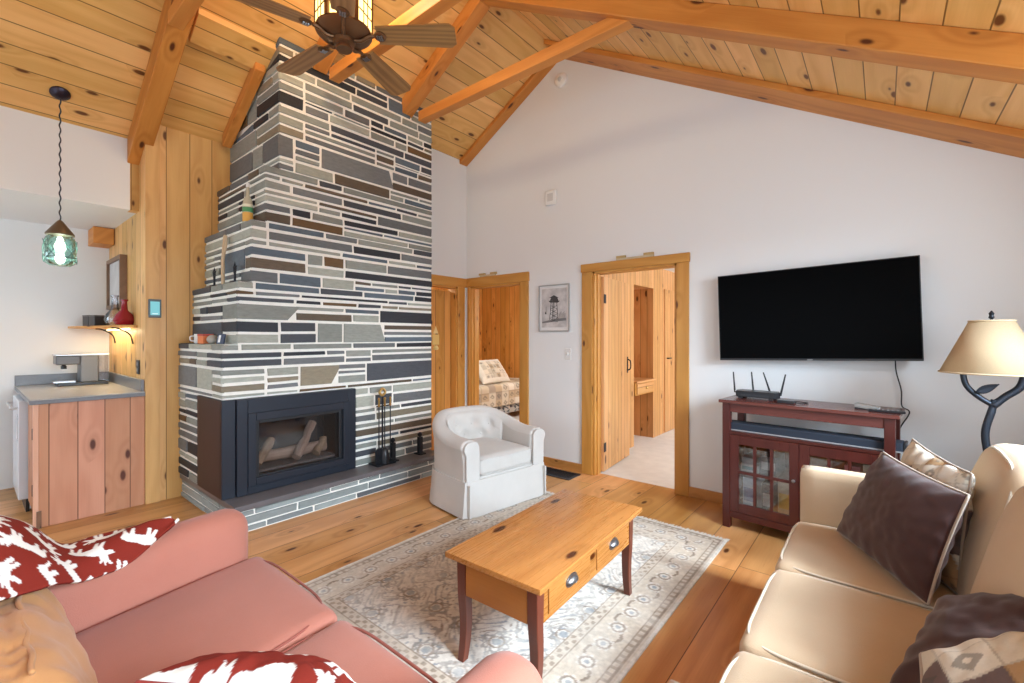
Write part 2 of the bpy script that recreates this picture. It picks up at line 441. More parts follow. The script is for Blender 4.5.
tie(-3.62, -1.24, .845, 'horizontal pine tie beam leaving the rafter above the pine wall corner post', z=3.40)

# ------------------------------------------------------------------ fireplace
XF = -3.6; YE = 3.07
LV = [(.195, .90, 1.151), (.90, 1.294, 1.151), (1.294, 1.754, 1.25), (1.754, 2.221, 1.343), (2.221, 2.65, 1.441), (2.65, 3.95, 1.543)]
INS_Y = 2.188; INS_X = -4.12
fp = thing('fireplace', 'tall stepped slate stone fireplace chimney with white mortar joints and raised hearth', 'fireplace', (-4.1, 2.1, 0))
fo = Vector((-4.1, 2.1, 0))
b = bm_(); ins = .010
box(b, XP, XF - ins, 1.151 + ins + INS_Y - 1.151, YE, .19, .90)
box(b, XP, INS_X - ins, 1.151 + ins, INS_Y + ins, .19, .90)
for z0, z1, y0 in LV[1:]:
    if z1 > 3: prism(b, [(XP, z0), (XF - ins, z0), (XF - ins, zc(XF - ins) - .001), (XP, zc(XP) - .001)], y0 + ins, YE)
    else: box(b, XP, XF - ins, y0 + ins, YE, z0, z1)
bmesh.ops.translate(b, verts=b.verts, vec=-fo)
obj('mortar_core', b, MORTAR, fp)

rs = random.Random(21)
PAL = [((.026, .029, .036), 17), ((.062, .068, .08), 13), ((.15, .16, .165), 16), ((.25, .265, .24), 24), ((.35, .365, .315), 18), ((.12, .09, .062), 6), ((.24, .205, .145), 6), ((.12, .07, .03), 2), ((.10, .13, .16), 9)]
def stone_col():
    t = rs.random() * sum(w for _, w in PAL)
    for c, w in PAL:
        t -= w
        if t <= 0: break
    k = rs.uniform(.85, 1.2); return tuple(x * k for x in c)
stones = []   # (8 corner points, colour)
def stone(face, s0, s1, z0, z1, base, c, depth=.016, slant=0., sl0=0.):
    """face 'x': front, s along y, base = x;  face 'y': left side, s along x (growing inwards), base = y"""
    j = lambda a=.003: rs.uniform(-a, a)
    out = rs.uniform(-.002, .005)
    q = [(s0 + j() - sl0 / 2, z0 + j(.003)), (s1 + j() - slant / 2, z0 + j(.003)), (s1 + j() + slant / 2, z1 + j(.003)), (s0 + j() + sl0 / 2, z1 + j(.003))]
    P = []
    for d in (0, 1):
        for s, z in q:
            sh = .003 if d else 0
            sm, zm = (s0 + s1) / 2, (z0 + z1) / 2
            s2 = s + (sh if s < sm else -sh); z2 = z + (sh if z < zm else -sh)
            dd = -depth if d == 0 else out
            P.append((base + dd, s2, z2) if face == 'x' else (s2, base - dd, z2))
    stones.append((P, c, face))
def layers(z0, z1, gap):
    """split a course into stacked stones: [(za, zb, colour)]"""
    H = z1 - z0
    n = 1 if H < .075 or rs.random() < .30 else (3 if H > .125 and rs.random() < .5 else 2)
    if n == 1: return [(z0, z1, stone_col())]
    cut = [0] + sorted(((k + 1) / n) + rs.uniform(-.14, .14) for k in range(n - 1)) + [1]
    return [(z0 + H * cut[k] + (gap * .45 if k else 0), z0 + H * cut[k + 1] - (gap * .45 if k < n - 1 else 0), stone_col()) for k in range(n)]
def fill_row(face, a, e, z0, z1, base, gap, first=None, rev=False):
    s = a; k = 0; pv = 0.
    while e - s > .02:
        L = rs.choice((.22, .30, .38, .48, .6, .75)) * rs.uniform(.8, 1.2)
        if k == 0 and first: L = rs.choice((.12, .2, .3, .42))
        if e - (s + L) < .16: L = e - s
        last = s + L >= e - 1e-6
        ly = first if (k == 0 and first) else layers(z0, z1, gap)
        sl = rs.choice((0, .05, -.05, .09, -.09)) if len(ly) == 1 and z1 - z0 > .08 and L > .25 and not last and not rev else 0
        u0, u1 = s + (gap / 2 if k else 0), s + L - (0 if last else gap / 2)
        F = (lambda x0, x1: (x0, x1)) if not rev else (lambda x0, x1: (rev - (x1 - a), rev - (x0 - a)))
        for za, zb_, c in ly:
            cuts = [u0, u1]
            if len(ly) > 1 and L > .3 and not (k == 0 and first) and rs.random() < .5:
                m_ = u0 + (u1 - u0) * rs.uniform(.3, .7); cuts = [u0, m_, u1]
            for q in range(len(cuts) - 1):
                p0, p1 = F(cuts[q] + (gap / 2 if q else 0), cuts[q + 1] - (gap / 2 if q < len(cuts) - 2 else 0))
                stone(face, p0, p1, za, zb_, base, c if q == 0 else stone_col(), slant=sl if q == len(cuts) - 2 else 0., sl0=pv if q == 0 and len(ly) == 1 else 0.)
        pv = sl if len(ly) == 1 else 0.
        s += L; k += 1
def rows(z0, z1, big=1.):
    out = []; z = z0
    while z1 - z > .02:
        H = rs.choice((.05, .075, .10, .13, .155, .18)) * big
        if z1 - (z + H) < .04: H = z1 - z
        out.append((z, z + H)); z += H
    return out
GAP = .021
for li, (z0, z1, y0) in enumerate(LV):
    rws = rows(z0, z1)
    if li == 1:   # a thin mantel course directly over the insert
        rws = [(z0, z0 + .042)] + rows(z0 + .042, z1 - .05) + [(z1 - .05, z1)]
    elif li in (2, 3, 4): rws = rows(z0, z1 - .055) + [(z1 - .055, z1)]
    for ra, rb in rws:
        a, e = ra + GAP / 2, rb - GAP / 2
        if li > 1 and rb == z1 or li == 1 and rb == z1: e = rb
        cc = layers(a, e, GAP)
        if li == 0:
            fill_row('x', INS_Y + .012, YE, a, e, XF, GAP)
            fill_row('y', 0, .48, a, e, 1.151, GAP, rev=INS_X - .004)
        else:
            fill_row('x', y0, YE, a, e, XF, GAP, cc)
            fill_row('y', 0, 1.0, a, e, y0, GAP, cc, rev=XF)
# ledge slabs (tops of the steps)
for (z0, z1, y0), (_, _, y1) in zip(LV[1:5], LV[2:6]):
    s = XF - .012
    while s > XP + .05:
        L = min(rs.uniform(.25, .45), s - XP)
        P = []
        for z in (z1 - .02, z1 + .004):
            for x, y in ((s - L + .008, y0 + .012), (s, y0 + .012), (s, y1 + .02), (s - L + .008, y1 + .02)): P.append((x, y, z))
        stones.append((P, stone_col(), 'z')); s -= L
def stones_obj(lst, name, parent, off):
    b = bm_(); colr = []
    lst = [([(x, y, min(z, zc(x) - .002)) for x, y, z in P], c, f) for P, c, f in lst if min(z - zc(x) for x, y, z in P) < -.01]
    for P, c, face in lst:
        vs = [b.verts.new(Vector(p) - off) for p in P]
        colr += [(*c, 1)] * 8
        for f in ((3, 2, 1, 0), (4, 5, 6, 7), (0, 1, 5, 4), (1, 2, 6, 5), (2, 3, 7, 6), (3, 0, 4, 7)): b.faces.new([vs[i] for i in f])
    bmesh.ops.recalc_face_normals(b, faces=b.faces)
    return obj(name, b, STONE, parent, colors=colr, uv=False)
stones_obj(stones, 'stone_facing', fp, fo)
# hearth
XH = -3.385; YH = 1.168; YHE = 3.03
stones.clear()
for ra, rb in ((.0, .05), (.05, .112), (.112, .155)):
    cc = [(ra + .006, rb - .006, (.26, .29, .285))]
    for _ in range(1):
        PALS = PAL; PAL = [((.27, .31, .305), 12), ((.20, .225, .23), 6), ((.12, .13, .14), 2), ((.31, .34, .325), 7)]  # cool window light on the hearth put into these paler aqua stone colours
        fill_row('x', YH, YHE, ra + .006, rb - .006, XH, .014, cc); fill_row('y', 0, 1.2, ra + .006, rb - .006, YH, .014, cc, rev=XH)
        PAL = PALS
he = stones_obj(stones, 'hearth_facing', fp, fo)
b = bm_(); box(b, XP, XH - .01, YH + .01, YHE, 0, .156); bmesh.ops.translate(b, verts=b.verts, vec=-fo); obj('hearth_core', b, MORTAR, fp)
b = bm_(); box(b, XP, XH + .012, YH - .01, YHE + .01, .156, .195, bev=.006); bmesh.ops.translate(b, verts=b.verts, vec=-fo); obj('hearth_slab', b, BLUESTONE, fp)

# insert
fi = thing('fireplace_insert', 'black steel fireplace insert with glass front set into the stone', 'fireplace insert', (-3.85, 1.67, .195))
off = Vector((-3.85, 1.67, .195))
def fbox(name, dims, mat, bev=.003, parent=fi):
    b = bm_(); box(b, dims[0] - off.x, dims[1] - off.x, dims[2] - off.y, dims[3] - off.y, dims[4] - off.z, dims[5] - off.z)
    return obj(name, b, mat, parent, bev=bev)
zb, zt = .197, .897
x_f = XF + .006
fbox('side_panel', (INS_X, XF - .005, 1.150, 1.162, zb, zt), BROWNM); fbox('side_panel', (INS_X, XF - .02, 2.172, 2.184, zb, zt), BROWNM)
fbox('back_panel', (INS_X, INS_X + .012, 1.162, 2.172, zb, zt), BLACKM); fbox('top_panel', (INS_X, XF, 1.162, 2.172, zt - .012, zt), BLACKM); fbox('bottom_panel', (INS_X, XF, 1.162, 2.172, zb, zb + .012), BLACKM)
fbox('filler_strip', (XF - .02, x_f, 1.150, 1.238, zb, zt), BLACKM)
def ring(name, xa, xb, ya, yb, za, zb_, t, tt, tb, mat):
    b = bm_()
    for d in ((ya, ya + t, za, zb_), (yb - t, yb, za, zb_), (ya + t, yb - t, za, za + tb), (ya + t, yb - t, zb_ - tt, zb_)):
        box(b, xa - off.x, xb - off.x, d[0] - off.y, d[1] - off.y, d[2] - off.z, d[3] - off.z)
    return obj(name, b, mat, fi, bev=.004)
ring('surround', XF - .01, x_f + .018, 1.242, 2.186, zb, zt, .072, .11, .065, BLACKM)
ring('door_frame', XF - .015, x_f + .032, 1.312, 2.118, .255, .792, .055, .06, .055, BLACKM)
ring('inner_frame', XF - .06, x_f + .008, 1.365, 2.065, .308, .735, .03, .03, .012, plain('inner_black', (.012, .013, .016), .4))
b = bm_(); box(b, x_f - .012 - off.x, x_f - .008 - off.x, 1.39 - off.y, 2.04 - off.y, .315 - off.z, .71 - off.z); obj('glass_pane', b, FGLASS, fi)
fbox('ember_tray', (-4.0, XF - .07, 1.38, 2.05, .30, .335), plain('ember_bed', (.16, .12, .10), .95, var=.6, scale=40, bump=1., bscale=60))
fbox('brick_liner', (-4.05, -4.03, 1.36, 2.07, .30, .74), plain('fire_liner', (.07, .06, .058), .9, var=.4, scale=14))
def log(p0, p1, r, label):
    b = bm_(); pts = [Vector(p0).lerp(Vector(p1), t / 7) + Vector((rs.uniform(-.008, .008), rs.uniform(-.008, .008), rs.uniform(-.006, .006))) for t in range(8)]
    tube(b, pts, [r * rs.uniform(.85, 1.1) for _ in pts], 11)
    tag(obj('log', b, LOGM, grain=Vector(p1) - Vector(p0), smooth='auto'), label, 'log', 'logs behind the fireplace glass')
log((-3.86, 1.42, .385), (-3.80, 2.02, .40), .05, 'thick log lying lowest along the back behind the fireplace glass')
log((-3.70, 1.72, .36), (-3.86, 1.93, .60), .037, 'log leaning upright right of centre behind the fireplace glass')
log((-3.74, 1.44, .365), (-3.86, 1.60, .52), .034, 'pale log tilted at the left end behind the fireplace glass')
log((-3.72, 1.90, .362), (-3.80, 2.01, .46), .032, 'short log stub standing at the right end behind the fireplace glass')
for i in range(0): pass

# fire tools on the hearth
TX, TY = -3.52, 2.42
fs = thing('fireplace_tool_stand', 'black iron fireplace tool stand on the stone hearth', 'tool stand', (TX, TY, .195))
b = bm_(); box(b, -.07, .07, -.10, .10, 0, .018, bev=.004); obj('base', b, IRON, fs)
b = bm_(); tube(b, [(0, 0, .018), (0, 0, .62)], .008); obj('post', b, IRON, fs, smooth='auto')
b = bm_(); tube(b, spline([(0, 0, .62), (0, -.03, .65), (0, 0, .685), (0, .03, .65), (0, 0, .62)], 6), .011); obj('ring_handle', b, BRASS, fs, smooth='auto')
b = bm_(); tube(b, [(.02, -.075, .53), (.02, .075, .53)], .006); tube(b, [(0, 0, .53), (.02, 0, .53)], .006); obj('hook_bar', b, IRON, fs)
for dy, nm, lab in ((-.06, 'fireplace_shovel', 'iron fireplace shovel hanging on the left of the tool stand'), (0.0, 'fireplace_brush', 'fireplace brush hanging in the middle of the tool stand'), (.06, 'fireplace_poker', 'iron fireplace poker hanging on the right of the tool stand')):
    t = thing(nm, lab, nm.split('_')[1], (TX + .035, TY + dy, .23))
    b = bm_(); tube(b, [(0, 0, .06), (0, 0, .50)], .005, 8); obj('rod', b, IRON, t, smooth='auto')
    b = bm_(); lathe(b, [(.004, .49), (.011, .50), (.008, .54), (.012, .565), (.004, .575)], seg=12); obj('handle', b, BRASS, t, smooth='auto')
    b = bm_()
    if 'shovel' in nm: prism(b, [(-.035, -.02), (.035, -.02), (.04, .09), (.02, .12), (-.02, .12), (-.04, .09)], -.004, .004, 'x'); obj('blade', b, IRON, t)
    elif 'brush' in nm: lathe(b, [(.012, .12), (.03, .10), (.038, .04), (.04, -.02)], seg=14); obj('bristles', b, BLACKP, t, smooth='auto')
    else: tube(b, spline([(0, 0, .07), (0, 0, .0), (0, .025, .005)], 5), .006, 8); obj('hook', b, IRON, t, smooth='auto')
for y, lab in ((2.54, 'small black iron andiron on the hearth just right of the fire tools'), (2.86, 'small black iron andiron on the hearth near its right end')):
    t = thing('andiron', lab, 'andiron', (-3.53, y, .195), 0, 'andirons on the hearth')
    b = bm_(); box(b, -.05, .05, -.035, .035, 0, .012); obj('foot', b, IRON, t)
    b = bm_(); box(b, -.018, .018, -.022, .022, .012, .17, bev=.004); lathe(b, [(.01, .17), (.024, .185), (.024, .2), (.008, .215)], seg=12); obj('post', b, IRON, t)

# things on the stone ledges
def at_ledge(x, y, z): return (x, y, z + .004)
t = thing('bottle', 'slim bottle with green and orange label standing on a stone ledge', 'bottle', at_ledge(-3.80, 1.395, 2.221))
b = bm_(); lathe(b, [(.030, 0), (.036, .01), (.036, .15), (.028, .19), (.013, .22), (.012, .29)], seg=18)
obj('body', b, vcol('bottle_print', .4, 30, .1) if 0 else plain('bottle_pale', (.50, .48, .36), .25), t, smooth='auto')
for z0, z1, c, nm in ((.015, .085, (.75, .40, .08), 'orange_label'), (.09, .125, (.08, .30, .12), 'green_label'), (.13, .15, (.75, .72, .55), 'cream_band')):
    b = bm_(); lathe(b, [(.0375, z0), (.0375, z1)], seg=18); obj(nm, b, plain(nm, c, .5), t, smooth='auto')
b = bm_(); lathe(b, [(.013, .285), (.013, .315)], seg=14); obj('cap', b, plain('bottle_cap', (.75, .75, .72), .4), t, smooth='auto')
b = bm_(); tube(b, spline([(0, 0, 0), (.01, -.005, .16), (-.005, .005, .27), (.015, .01, .40)], 7), [.013] * 21 + [.009], 9); tube(b, spline([(.004, 0, .22), (.03, .01, .31), (.05, .005, .385)], 6), .009, 8)
tag(obj('driftwood_stick', b, plain('pale_driftwood', (.58, .44, .28), .8, var=.2), loc=at_ledge(-4.03, 1.30, 1.754), smooth='auto'), 'pale forked stick propped on the stone ledge against the chimney', 'stick')
for x, lab in ((-4.22, 'dark iron figurine on the ledge left of the forked stick'), (-3.78, 'dark star-topped iron figurine on the ledge right of the forked stick')):
    t = thing('iron_figurine', lab, 'figurine', at_ledge(x, 1.298, 1.754), 0, 'iron figurines on the ledge')
    b = bm_(); box(b, -.035, .035, -.025, .025, 0, .015); tube(b, [(0, 0, .01), (0, 0, .09)], .008); obj('stand', b, IRON, t)
    b = bm_(); pts = [(math.sin(PI * k / 5) * (.05 if k % 2 == 0 else .02), .115 + math.cos(PI * k / 5) * (.05 if k % 2 == 0 else .02)) for k in range(10)]
    c0 = bm_(); c0.free()
    for d in (-.006, .006): pass
    cen_a = b.verts.new((0, -.012, .115)); cen_b = b.verts.new((0, .012, .115)); vv = [b.verts.new((x_, 0, z_)) for x_, z_ in pts]
    for k in range(10): b.faces.new((cen_a, vv[k], vv[(k + 1) % 10])); b.faces.new((cen_b, vv[(k + 1) % 10], vv[k]))
    obj('star', b, IRON, t)
zm = 1.294
t = thing('mug', 'small white mug at the left end of the stone mantel', 'mug', at_ledge(-4.25, 1.20, zm))
b = bm_(); lathe(b, [(.026, 0), (.034, .01), (.034, .075), (.031, .075), (.030, .012)], seg=20, cap=False); lathe(b, [(.026, .001), (.001, .001)], seg=20, cap=False); obj('cup', b, WHITE, t, smooth='auto')
b = bm_(); tube(b, spline([(0, -.034, .06), (0, -.06, .055), (0, -.058, .025), (0, -.034, .02)], 5), .005); obj('handle', b, WHITE, t, smooth='auto')
t = thing('tin_box', 'orange and red box on the stone mantel beside the white mug', 'box', at_ledge(-4.10, 1.20, zm))
b = bm_(); box(b, -.065, .065, -.035, .035, 0, .06, bev=.004); obj('body', b, plain('orange_card', (.72, .20, .06), .5, var=.2), t)
b = bm_(); box(b, -.067, .067, -.037, .037, .06, .075, bev=.003); obj('lid', b, plain('red_card', (.50, .05, .03), .5), t)
b = bm_(); bmesh.ops.create_icosphere(b, subdivisions=3, radius=.05)
for v in b.verts: v.co = Vector((v.co.x * 1.2, v.co.y * .75, v.co.z * .7 + .034)) * (1 + .12 * mnoise.noise(v.co * 18))
tag(obj('pebble', b, plain('grey_pebble', (.35, .33, .29), .7, var=.2), loc=at_ledge(-3.94, 1.20, zm), smooth='auto'), 'round grey beach pebble on the stone mantel', 'pebble')
t = thing('photo_easel', 'small dark photo block leaning at the mantel corner', 'picture block', at_ledge(-3.78, 1.20, zm), .5)
b = bm_(); box(b, -.03, .03, -.006, .006, 0, .075, M=Matrix.Rotation(-.25, 4, 'X')); obj('plate', b, plain('dark_blue_plate', (.05, .07, .12), .3), t)
b = bm_(); box(b, -.018, .0, -.0075, -.006, .01, .065, M=Matrix.Rotation(-.25, 4, 'X')); obj('white_print', b, WHITE, t)

# ------------------------------------------------------------------ doorways
def casing(parent, dims, grain, nm): return sbox(nm, dims, TRIM, parent, grain, bev=.004)
def doorway(name, rect, outer, ztop):
    e = bpy.data.objects.new(name, None); COL.objects.link(e); struct(e); e.location = ((rect[0] + rect[1]) / 2, YW, 0)
    cx = e.location.x
    x0, x1, z1 = rect
    y0, y1 = -.022, 0
    for a, c in ((outer[0], x0), (x1, outer[1])):
        if c - a > .01: sbox('side_casing', (a - cx, c - cx, y0, y1, 0, z1), TRIM, e, bev=.004)
    sbox('head_casing', (outer[0] - .008 - cx, outer[1] + .008 - cx, y0 - .006, y1, z1, ztop), TRIM, e, (1, 0, 0), bev=.004)
    for a, c in ((x0 - .001, x0 + .02), (x1 - .02, x1 + .001)): sbox('jamb', (a - cx, c - cx, -.005, .125, 0, z1), TRIM, e)
    for a, c in ((x0 + .02, x0 + .032), (x1 - .032, x1 - .02)): sbox('door_stop', (a - cx, c - cx, .04, .075, 0, z1 - .02), TRIM, e)
    sbox('head_jamb', (x0 - cx, x1 - cx, -.005, .125, z1 - .02, z1 + .001), TRIM, e, (1, 0, 0))
    return e
d1 = doorway('door_1', D1, (-2.302, -1.264), 2.066)
d2 = doorway('door_2', D2, (-3.90, -2.973), 2.060)
def leaf(parent, w, h, hinge, ang, mat, hand=True):
    e = bpy.data.objects.new('door_leaf', None); COL.objects.link(e); e.parent = parent; e.location = hinge; e.rotation_euler = (0, 0, ang)
    sbox('panel', (0, w, -.02, .02, .012, h), mat, e, bev=.003)
    for z in (.25, h - .22): sbox('hinge', (-.004, .05, -.024, -.02, z - .045, z + .045), IRON, e)
    b = bm_(); tube(b, spline([(w - .07, -.022, .98), (w - .07, -.055, 1.0), (w - .07, -.055, 1.08), (w - .07, -.022, 1.10)], 5), .007); box(b, w - .085, w - .055, -.024, -.018, .95, 1.13)
    obj('handle', b, IRON, e, smooth='auto')
    return e
l1 = leaf(d1, .76, 1.95, (-2.155 - d1.location.x, .125, 0), math.radians(96), PINEL)
# left doorway in the short wall
d3 = bpy.data.objects.new('door_3', None); COL.objects.link(d3); struct(d3); d3.location = (XL, 3.37, 0)
oy = 3.37
sbox('side_casing', (0, .022, D3[1] - oy, D3[1] + .115 - oy, 0, D3[2]), TRIM, d3, bev=.004)
sbox('head_casing', (0, .027, 2.95 - oy, 3.89 - oy, D3[2], 2.056), TRIM, d3, (0, 1, 0), bev=.004)
sbox('jamb', (-.125, .005, D3[1] - .02 - oy, D3[1] + .001 - oy, 0, D3[2]), TRIM, d3)
sbox('head_jamb', (-.125, .005, 3.0 - oy, D3[1] - oy, D3[2] - .02, D3[2] + .001), TRIM, d3, (0, 1, 0))
l3 = leaf(d3, .70, 1.90, (-.10, D3[1] - .028 - oy, 0), math.radians(-100), PINED)
t = thing('door_plaque', 'small tan wooden plaque hung on the amber pine door at left', 'plaque', (XL - .117, 3.51, 1.42), math.radians(-10))
b = bm_(); box(b, -.004, .008, -.045, .045, -.16, -.04, bev=.004); obj('board', b, plain('tan_board', (.75, .50, .16), .6), t)
b = bm_(); prism(b, [(-.035, -.03), (.035, -.03), (0, .06)], -.004, .006, 'x'); obj('tree_shape', b, plain('tan_board_2', (.78, .58, .25), .6), t)
b = bm_(); lathe(b, [(.03, -.22), (.035, -.2), (.02, -.17)], seg=14); obj('bell', b, plain('tan_board_3', (.80, .62, .25), .5), t)
# wooden name blocks on the head casings
for x0, x1, lab in ((-3.78 + .09, -3.45, 'thin weathered wooden strip on the header of the left bedroom doorway'), (-1.93, -1.57, 'thin weathered wooden strip on the header of the right bedroom doorway')):
    t = thing('header_ornament', lab, 'ornament', ((x0 + x1) / 2, YW - .012, 2.062 if x0 < -3 else 2.067), 0, 'wooden strips over the doors')
    w = (x1 - x0) / 2
    b = bm_(); box(b, -w, w, -.011, .011, 0, .018); obj('strip', b, plain('weathered_wood', (.55, .45, .30), .8, var=.25, scale=30), t)
    for s in (-1, 1):
        b = bm_(); box(b, s * w * .74 - .045, s * w * .74 + .045, -.013, .013, .018, .04); obj('block', b, plain('weathered_block', (.48, .33, .14), .8, var=.25), t)

# ------------------------------------------------------------------ rooms behind
def room_box(x0, x1, y0, y1, h, mats, names):
    for (d, m, nm) in zip(((x0 - .05, x0, y0, y1, 0, h), (x1, x1 + .05, y0, y1, 0, h), (x0, x1, y1, y1 + .05, 0, h)), mats, names): struct(sbox(nm, d, m))
    struct(sbox('ceiling.003', (x0 - .05, x1 + .05, y0, y1 + .05, h, h + .05), WALL))
# left bedroom: x -6.3..-2.62, y 4.03..6.7
room_box(-6.3, -2.86, YW + .12, 6.7, 2.35, (PINED, PINED, PINED), ('wall_bedroom', 'wall_bedroom.001', 'wall_bedroom.002'))
# right bedroom left wall with a niche
struct(sbox('wall_niche', (-2.72, -2.37, YW + .12, 5.25, 0, 2.3), PINEL)); struct(sbox('wall_niche.001', (-2.76, -2.37, 5.86, 8.6, 0, 2.3), PINEL))
struct(sbox('wall_niche.002', (-2.76, -2.72, 5.25, 5.86, 0, 2.3), PINED)); struct(sbox('wall_niche.003', (-2.72, -2.37, 5.25, 5.86, 2.0, 2.3), PINEL))
struct(sbox('wall_far', (-2.7, 1.0, 8.6, 8.65, 0, 2.3), PINEL)); struct(sbox('ceiling.004', (-2.8, 1.0, YW + .12, 8.65, 2.3, 2.35), WALL))
struct(sbox('wall_side', (.9, .95, YW + .12, 8.6, 0, 2.3), WALL))
t = thing('wall_desk', 'built in pine desk ledge with a small drawer inside the bedroom niche', 'desk', (-2.5, 5.555, .62))
sbox('desk_top', (-.21, .17, -.30, .30, .155, .18), PINEL, t, (0, 1, 0), bev=.004); sbox('drawer_box', (-.20, .14, -.29, .29, 0, .155), TRIM, t, (0, 1, 0))
dw = sbox('drawer', (.14, .155, -.25, .25, .015, .14), PINEL, t, (0, 1, 0), bev=.004)
b = bm_(); lathe(b, [(.006, 0), (.014, .012), (.016, .022), (.004, .03)], seg=14, M=Matrix.Translation((.155, 0, .08)) @ Matrix.Rotation(PI / 2, 4, 'Y')); obj('knob', b, BRASS, dw, smooth='auto')
t = thing('light_switch', 'dark switch plate on the wall of the bedroom niche', 'switch', (-2.712, 5.66, 1.17))
sbox('plate', (-.008, .004, -.04, .04, -.06, .06), BLACKP, t, bev=.003); sbox('toggle', (.004, .014, -.006, .006, -.012, .012), BLACKP, t)
cl = bpy.data.objects.new('door_4', None); COL.objects.link(cl); struct(cl); cl.location = (-2.37, 6.55, 0)
sbox('door_leaf', (0, .02, -.32, .32, .02, 2.02), PINEL, cl, bev=.003)
for z in (1.05, ):
    b = bm_(); tube(b, [(.02, -.25, z), (.05, -.25, z), (.05, -.16, z)], .009); obj('handle', b, IRON, cl)
for z in (.45, 1.75):
    sbox('hinge', (.02, .03, .27, .33, z - .02, z + .02), IRON, cl)

# bed
bd = thing('bed', 'single bed with patterned quilt seen through the left bedroom doorway', 'bed', (-5.5, 5.45, 0))
sbox('bed_frame', (-.75, .74, -1.0, 1.0, .22, .30), TABLEB, bd)
for x in (-.68, .68):
    for y in (-.93, .93):
        b = bm_(); tube(b, [(x, y, 0), (x, y, .22)], .03); obj('leg', b, TABLEB, bd)
b = bm_(); soft(b, -.75, .75, -1.0, 1.0, .30, .56, .07, 12, .01); obj('mattress', b, plain('white_ticking', (.7, .66, .6), .9), bd, smooth=True)

def lerp(a, b_, t): return a + (b_ - a) * t
def vnoise(shape, cells, seed):
    r = np.random.RandomState(seed).rand(cells[0] + 2, cells[1] + 2)
    y = np.linspace(0, cells[0], shape[0]); x = np.linspace(0, cells[1], shape[1])
    yi = y.astype(int); xi = x.astype(int); fy = (y - yi)[:, None]; fx = (x - xi)[None, :]
    fy = fy * fy * (3 - 2 * fy); fx = fx * fx * (3 - 2 * fx)
    A = r[yi][:, xi]; Bq = r[yi][:, xi + 1]; Cq = r[yi + 1][:, xi]; Dq = r[yi + 1][:, xi + 1]
    return (A * (1 - fx) + Bq * fx) * (1 - fy) + (Cq * (1 - fx) + Dq * fx) * fy

MOOSE = np.array([(0, .55), (.06, .62), (.14, .66), (.09, .78), (.0, .86), (.05, .92), (.13, .85), (.14, .98), (.20, .86), (.25, .97), (.27, .82), (.29, .72), (.40, .75), (.60, .69), (.78, .71), (.90, .66), (.95, .55), (.92, .30), (.97, .02), (.90, .02), (.85, .28), (.78, .37), (.77, .02), (.70, .02), (.67, .38), (.50, .38), (.44, .36), (.43, .02), (.36, .02), (.34, .34), (.29, .04), (.22, .04), (.25, .42), (.19, .52), (.11, .49), (.03, .47)]) - np.array([.5, .5])
def inpoly(px, py, poly):
    ins_ = np.zeros(px.shape, bool); n = len(poly); j = n - 1
    for i in range(n):
        xi, yi = poly[i]; xj, yj = poly[j]
        c = ((yi > py) != (yj > py)) & (px < (xj - xi) * (py - yi) / (yj - yi + 1e-12) + xi)
        ins_ ^= c; j = i
    return ins_
def moose_print(U, V, size, seed, tilt=0.):
    """white running moose on dark red; U,V in metres"""
    r = random.Random(seed); m = np.zeros(U.shape, bool)
    u0, u1, v0, v1 = U.min(), U.max(), V.min(), V.max(); row = 0
    v = v0 - size * .1
    while v < v1 + size:
        u = u0 - size + (row % 2) * size * .55
        while u < u1 + size:
            a = tilt + r.uniform(-.3, .3); fl = -1 if (row % 2) else 1
            c, s = math.cos(a), math.sin(a)
            P = MOOSE * np.array([fl * size, size * .78])
            P = np.stack([P[:, 0] * c - P[:, 1] * s + u, P[:, 0] * s + P[:, 1] * c + v], 1)
            m |= inpoly(U, V, P); u += size * 1.12
        v += size * .82; row += 1
    C = np.where(m[..., None], np.array([.80, .77, .72]), np.array([.215, .024, .015]))
    return C
def patch_print(U, V, cell, seed, pal):
    r = np.random.RandomState(seed); iu = np.floor(U / cell).astype(int) + 50; iv = np.floor(V / cell).astype(int) + 50
    T = r.randint(0, len(pal), (140, 140)); P = np.array(pal)
    C = P[T[np.clip(iu, 0, 139), np.clip(iv, 0, 139)]]
    fu = U / cell - np.floor(U / cell); fv = V / cell - np.floor(V / cell)
    K = r.rand(140, 140)[np.clip(iu, 0, 139), np.clip(iv, 0, 139)]
    d = np.abs(fu - .5) + np.abs(fv - .5)
    mk = (K > .45) & (d < .34) & (d > .12)
    C = np.where(mk[..., None], C * .45 + .05, C)
    e = (np.minimum(fu, fv) < .05)
    return np.where(e[..., None], C * .75, C)

def grid_mesh(P, close=None):
    """bmesh from an (n,m,3) array"""
    b = bm_(); n, m = P.shape[:2]
    V = [[b.verts.new(P[i, j]) for j in range(m)] for i in range(n)]
    for i in range(n - 1):
        for j in range(m - 1): b.faces.new((V[i][j], V[i][j + 1], V[i + 1][j + 1], V[i + 1][j]))
    return b

